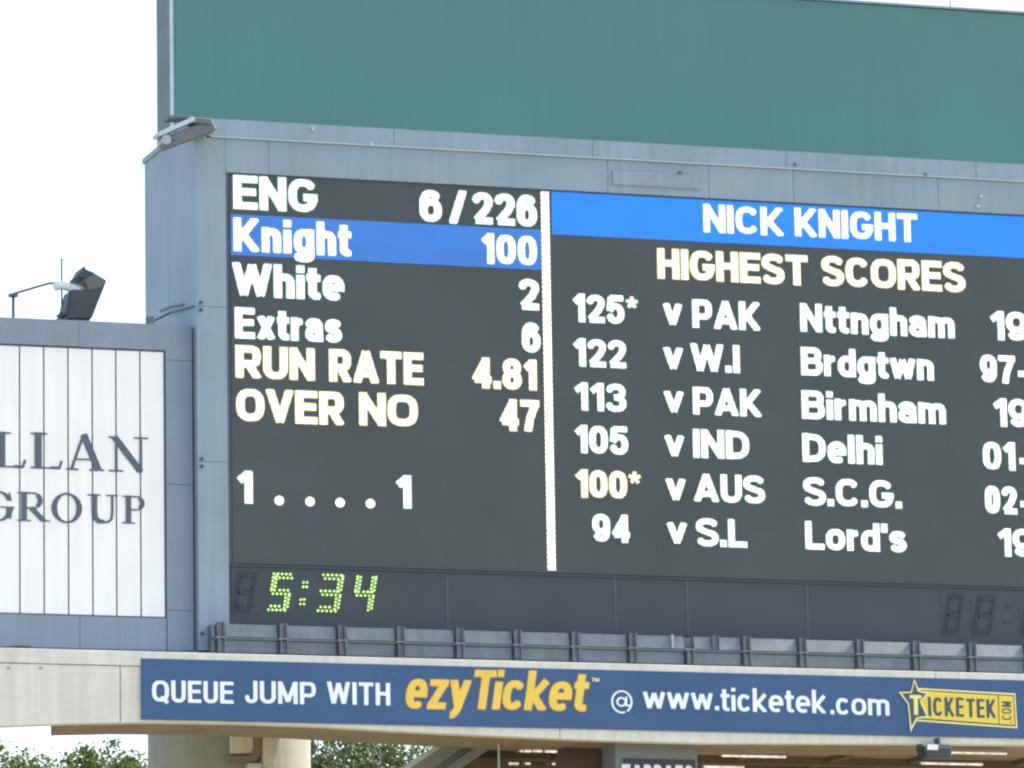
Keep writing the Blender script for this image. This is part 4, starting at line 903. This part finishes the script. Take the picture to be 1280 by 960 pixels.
# diagonal braces left area
x0, z0 = at(682, 939, 2.6); x1, z1 = at(700, 962, 2.6)
o = MB().tube([(x0, 2.6, z0+.1), (x1, 2.6, z1-.6)], .03, 6).build('diagonal_brace', M['joist'], None); tag(o, 'dark diagonal brace crossing the short lights', 'brace')

# stair rising under the beam
st = thing('staircase', 'grey steel staircase stringer rising to the beam beside the trees', 'stairs', (at(505, 960, 1.9)[0], 1.9, 0))
def diag(p0, p1, th, y0, y1, name, m):
    (xa, za), (xb, zb) = at(*p0, y0), at(*p1, y0); k = (zb-za)/(xb-xa); zlo = 11.5; xlo = xa-(za-zlo)/k
    return MB().prism([(xlo, zlo), (xb, zb), (xb+th, zb), (xlo+th, zlo)], y0, y1).build(name, M[m], st)
diag((506, 960), (553, 929), 1.15, 1.9, 2.1, 'stringer', 'stair')
diag((503, 960), (549, 929), .16, 1.8, 1.897, 'handrail', 'trim')
diag((556, 960), (600, 930), .10, 1.82, 1.898, 'handrail', 'ledge_hi')
diag((545, 960), (592, 929), .05, 1.86, 1.897, 'seam_strip', 'ledge_dk')
o = MB().box(at(575, 950, 2.2)[0], at(640, 950, 2.2)[0], 2.4, 2.6, 0, zc_-.2).build('dark_partition', M['joist']); tag(o, 'dark partition behind the staircase and thin post', 'partition')

# grey hanging sign
YH = .1
x0, z1 = at(768.5, 927, YH); x1, _ = at(872, 950, YH); _, zm_ = at(820, 949, YH)
hs = thing('hanging_sign', 'blue grey boxed sign under the beam with dark name board below', 'sign', (x0, YH, zm_-1.2))
MB().box(x0, x1, YH, YH+.8, zm_-1.1, zsof-.012).build('sign_box', M['grey'], hs, bevel=.02)
MB().box(x0+.16, x1-.06, YH-.03, YH-.002, zm_-.9, zm_).build('name_board', M['clockface'], hs)
xa_, zt_ = at(777, 957, YH-.04); xb_, _ = at(866, 957, YH-.04)
zt_ = at(820, 955.8, YH-.04)[1]
write('VARRAUS', xa_, xb_, zt_-.42, .42, YH-.036, 'lettering', M['bwhite'], hs, t=.22, sp=.1, capstyle='butt', res=.05)

# small floodlight under the beam, right
YQ = YB-.25
qx, qz = at(1166, 930, YQ)
ql = thing('floodlight', 'small black floodlight hanging under the right end of the beam', 'floodlight', (qx, YQ, qz))
def qs(pts, y0, y1, n, m, b=.01): return MB().prism([at(p[0], p[1], YQ) for p in pts], y0, y1).build(n, M[m], ql, bevel=b)
qs([(1149, 933), (1185, 935.5), (1184.5, 948.5), (1153, 947.5)], YQ-.2, YQ+.2, 'lamp_body', 'black', .02)
qs([(1154, 932), (1168, 932.5), (1167, 939), (1154, 938.5)], YQ-.215, YQ-.19, 'glass_glare', 'whitepaint', .004)  # glare on the glass, painted as a pale plate
qs([(1146.5, 931), (1150.5, 931), (1153, 943), (1150.5, 943)], YQ-.1, YQ+.1, 'yoke', 'black', .004)
qs([(1172, 922), (1174, 922), (1177, 936), (1175, 936)], YQ-.02, YQ+.22, 'mounting_rod', 'pipe', .003)
qs([(1168, 930.5), (1184.5, 931.5), (1184.5, 936), (1169, 935.5)], YQ-.16, YQ+.16, 'ballast_box', 'ledge_dk', .01)

# ================================================================== TREES
def tree(px, py, Y, rad, hgt, n, leaf, label, name='broadleaf_tree', seed=1, squash=.8):
    rng = random.Random(seed); x, ztop = at(px, py, Y)
    zc = ztop-hgt*.5; t = thing(name, label, 'tree', (x, Y, 0), group=None)
    tb = MB(); tb.tube([(x, Y, 0), (x+.2, Y, zc*.4), (x-.1, Y+.1, zc*.75), (x, Y, zc)], .35, 10, .16)
    tb.build('trunk', M['bark'], t)
    for k in range(6):
        a = k*1.05; lb = MB(); lb.tube([(x, Y, zc-hgt*.35), (x+rad*.35*math.cos(a), Y+rad*.35*math.sin(a), zc), (x+rad*.6*math.cos(a), Y+rad*.6*math.sin(a), zc+hgt*.25)], .10, 6, .03)
        lb.build('limb', M['bark'], t)
    cl = []
    for k in range(int(n/28)):                  # clump centres, denser near the surface
        while True:
            u = Vector((rng.uniform(-1, 1), rng.uniform(-1, 1), rng.uniform(-1, 1)))
            if .35 < u.length < 1: break
        lump = 1 + .18*math.sin(3.1*u.x+seed)*math.cos(2.3*u.y) + rng.uniform(-.12, .1)
        cl.append(Vector((x+u.x*rad*lump, Y+u.y*rad*lump, zc+u.z*hgt*.5*lump)))
    V, Fc = [], []
    for c in cl:
        cr = rng.uniform(.18, .42)
        for _ in range(55):
            d = Vector((rng.gauss(0, 1), rng.gauss(0, 1), rng.gauss(0, 1)))*cr*.5; p = c+d
            nrm = (d.normalized()*.6+Vector((rng.uniform(-1, 1), rng.uniform(-1, 1), rng.uniform(-.3, 1)))).normalized()
            a = nrm.orthogonal().normalized(); a = Matrix.Rotation(rng.uniform(0, 6.28), 3, nrm) @ a; b = nrm.cross(a)
            l, w_ = rng.uniform(.08, .16), rng.uniform(.035, .065); k = len(V)
            V += [tuple(p-a*l*.5), tuple(p+b*w_+nrm*.01), tuple(p+a*l*.5), tuple(p-b*w_+nrm*.01)]; Fc.append((k, k+1, k+2, k+3))
    o_ = MB(); o_.v, o_.f = V, Fc
    c = o_.build('crown', M[leaf], t); return t
tree(10, 931, 40, 2.6, 5.0, 16000, 'leaf1', 'olive green tree at far left, tallest of those under the beam end', seed=3)
tree(78, 944, 43, 2.2, 4.4, 13000, 'leaf1', 'bushy tree second from left under the beam end', seed=5)
tree(138, 951, 39, 2.2, 4.4, 12000, 'leaf1', 'lower green tree just left of the concrete column', seed=8)
tree(196, 953, 44, 2.2, 4.4, 10000, 'leaf1', 'low tree partly hidden behind the concrete column', seed=10)
tree(420, 917, 34, 3.0, 6.0, 24000, 'leaf2', 'dark dense tree immediately right of the concrete column', seed=13)
tree(515, 915, 36, 2.8, 6.0, 20000, 'leaf2', 'dark leafy tree behind the foot of the staircase', seed=17)
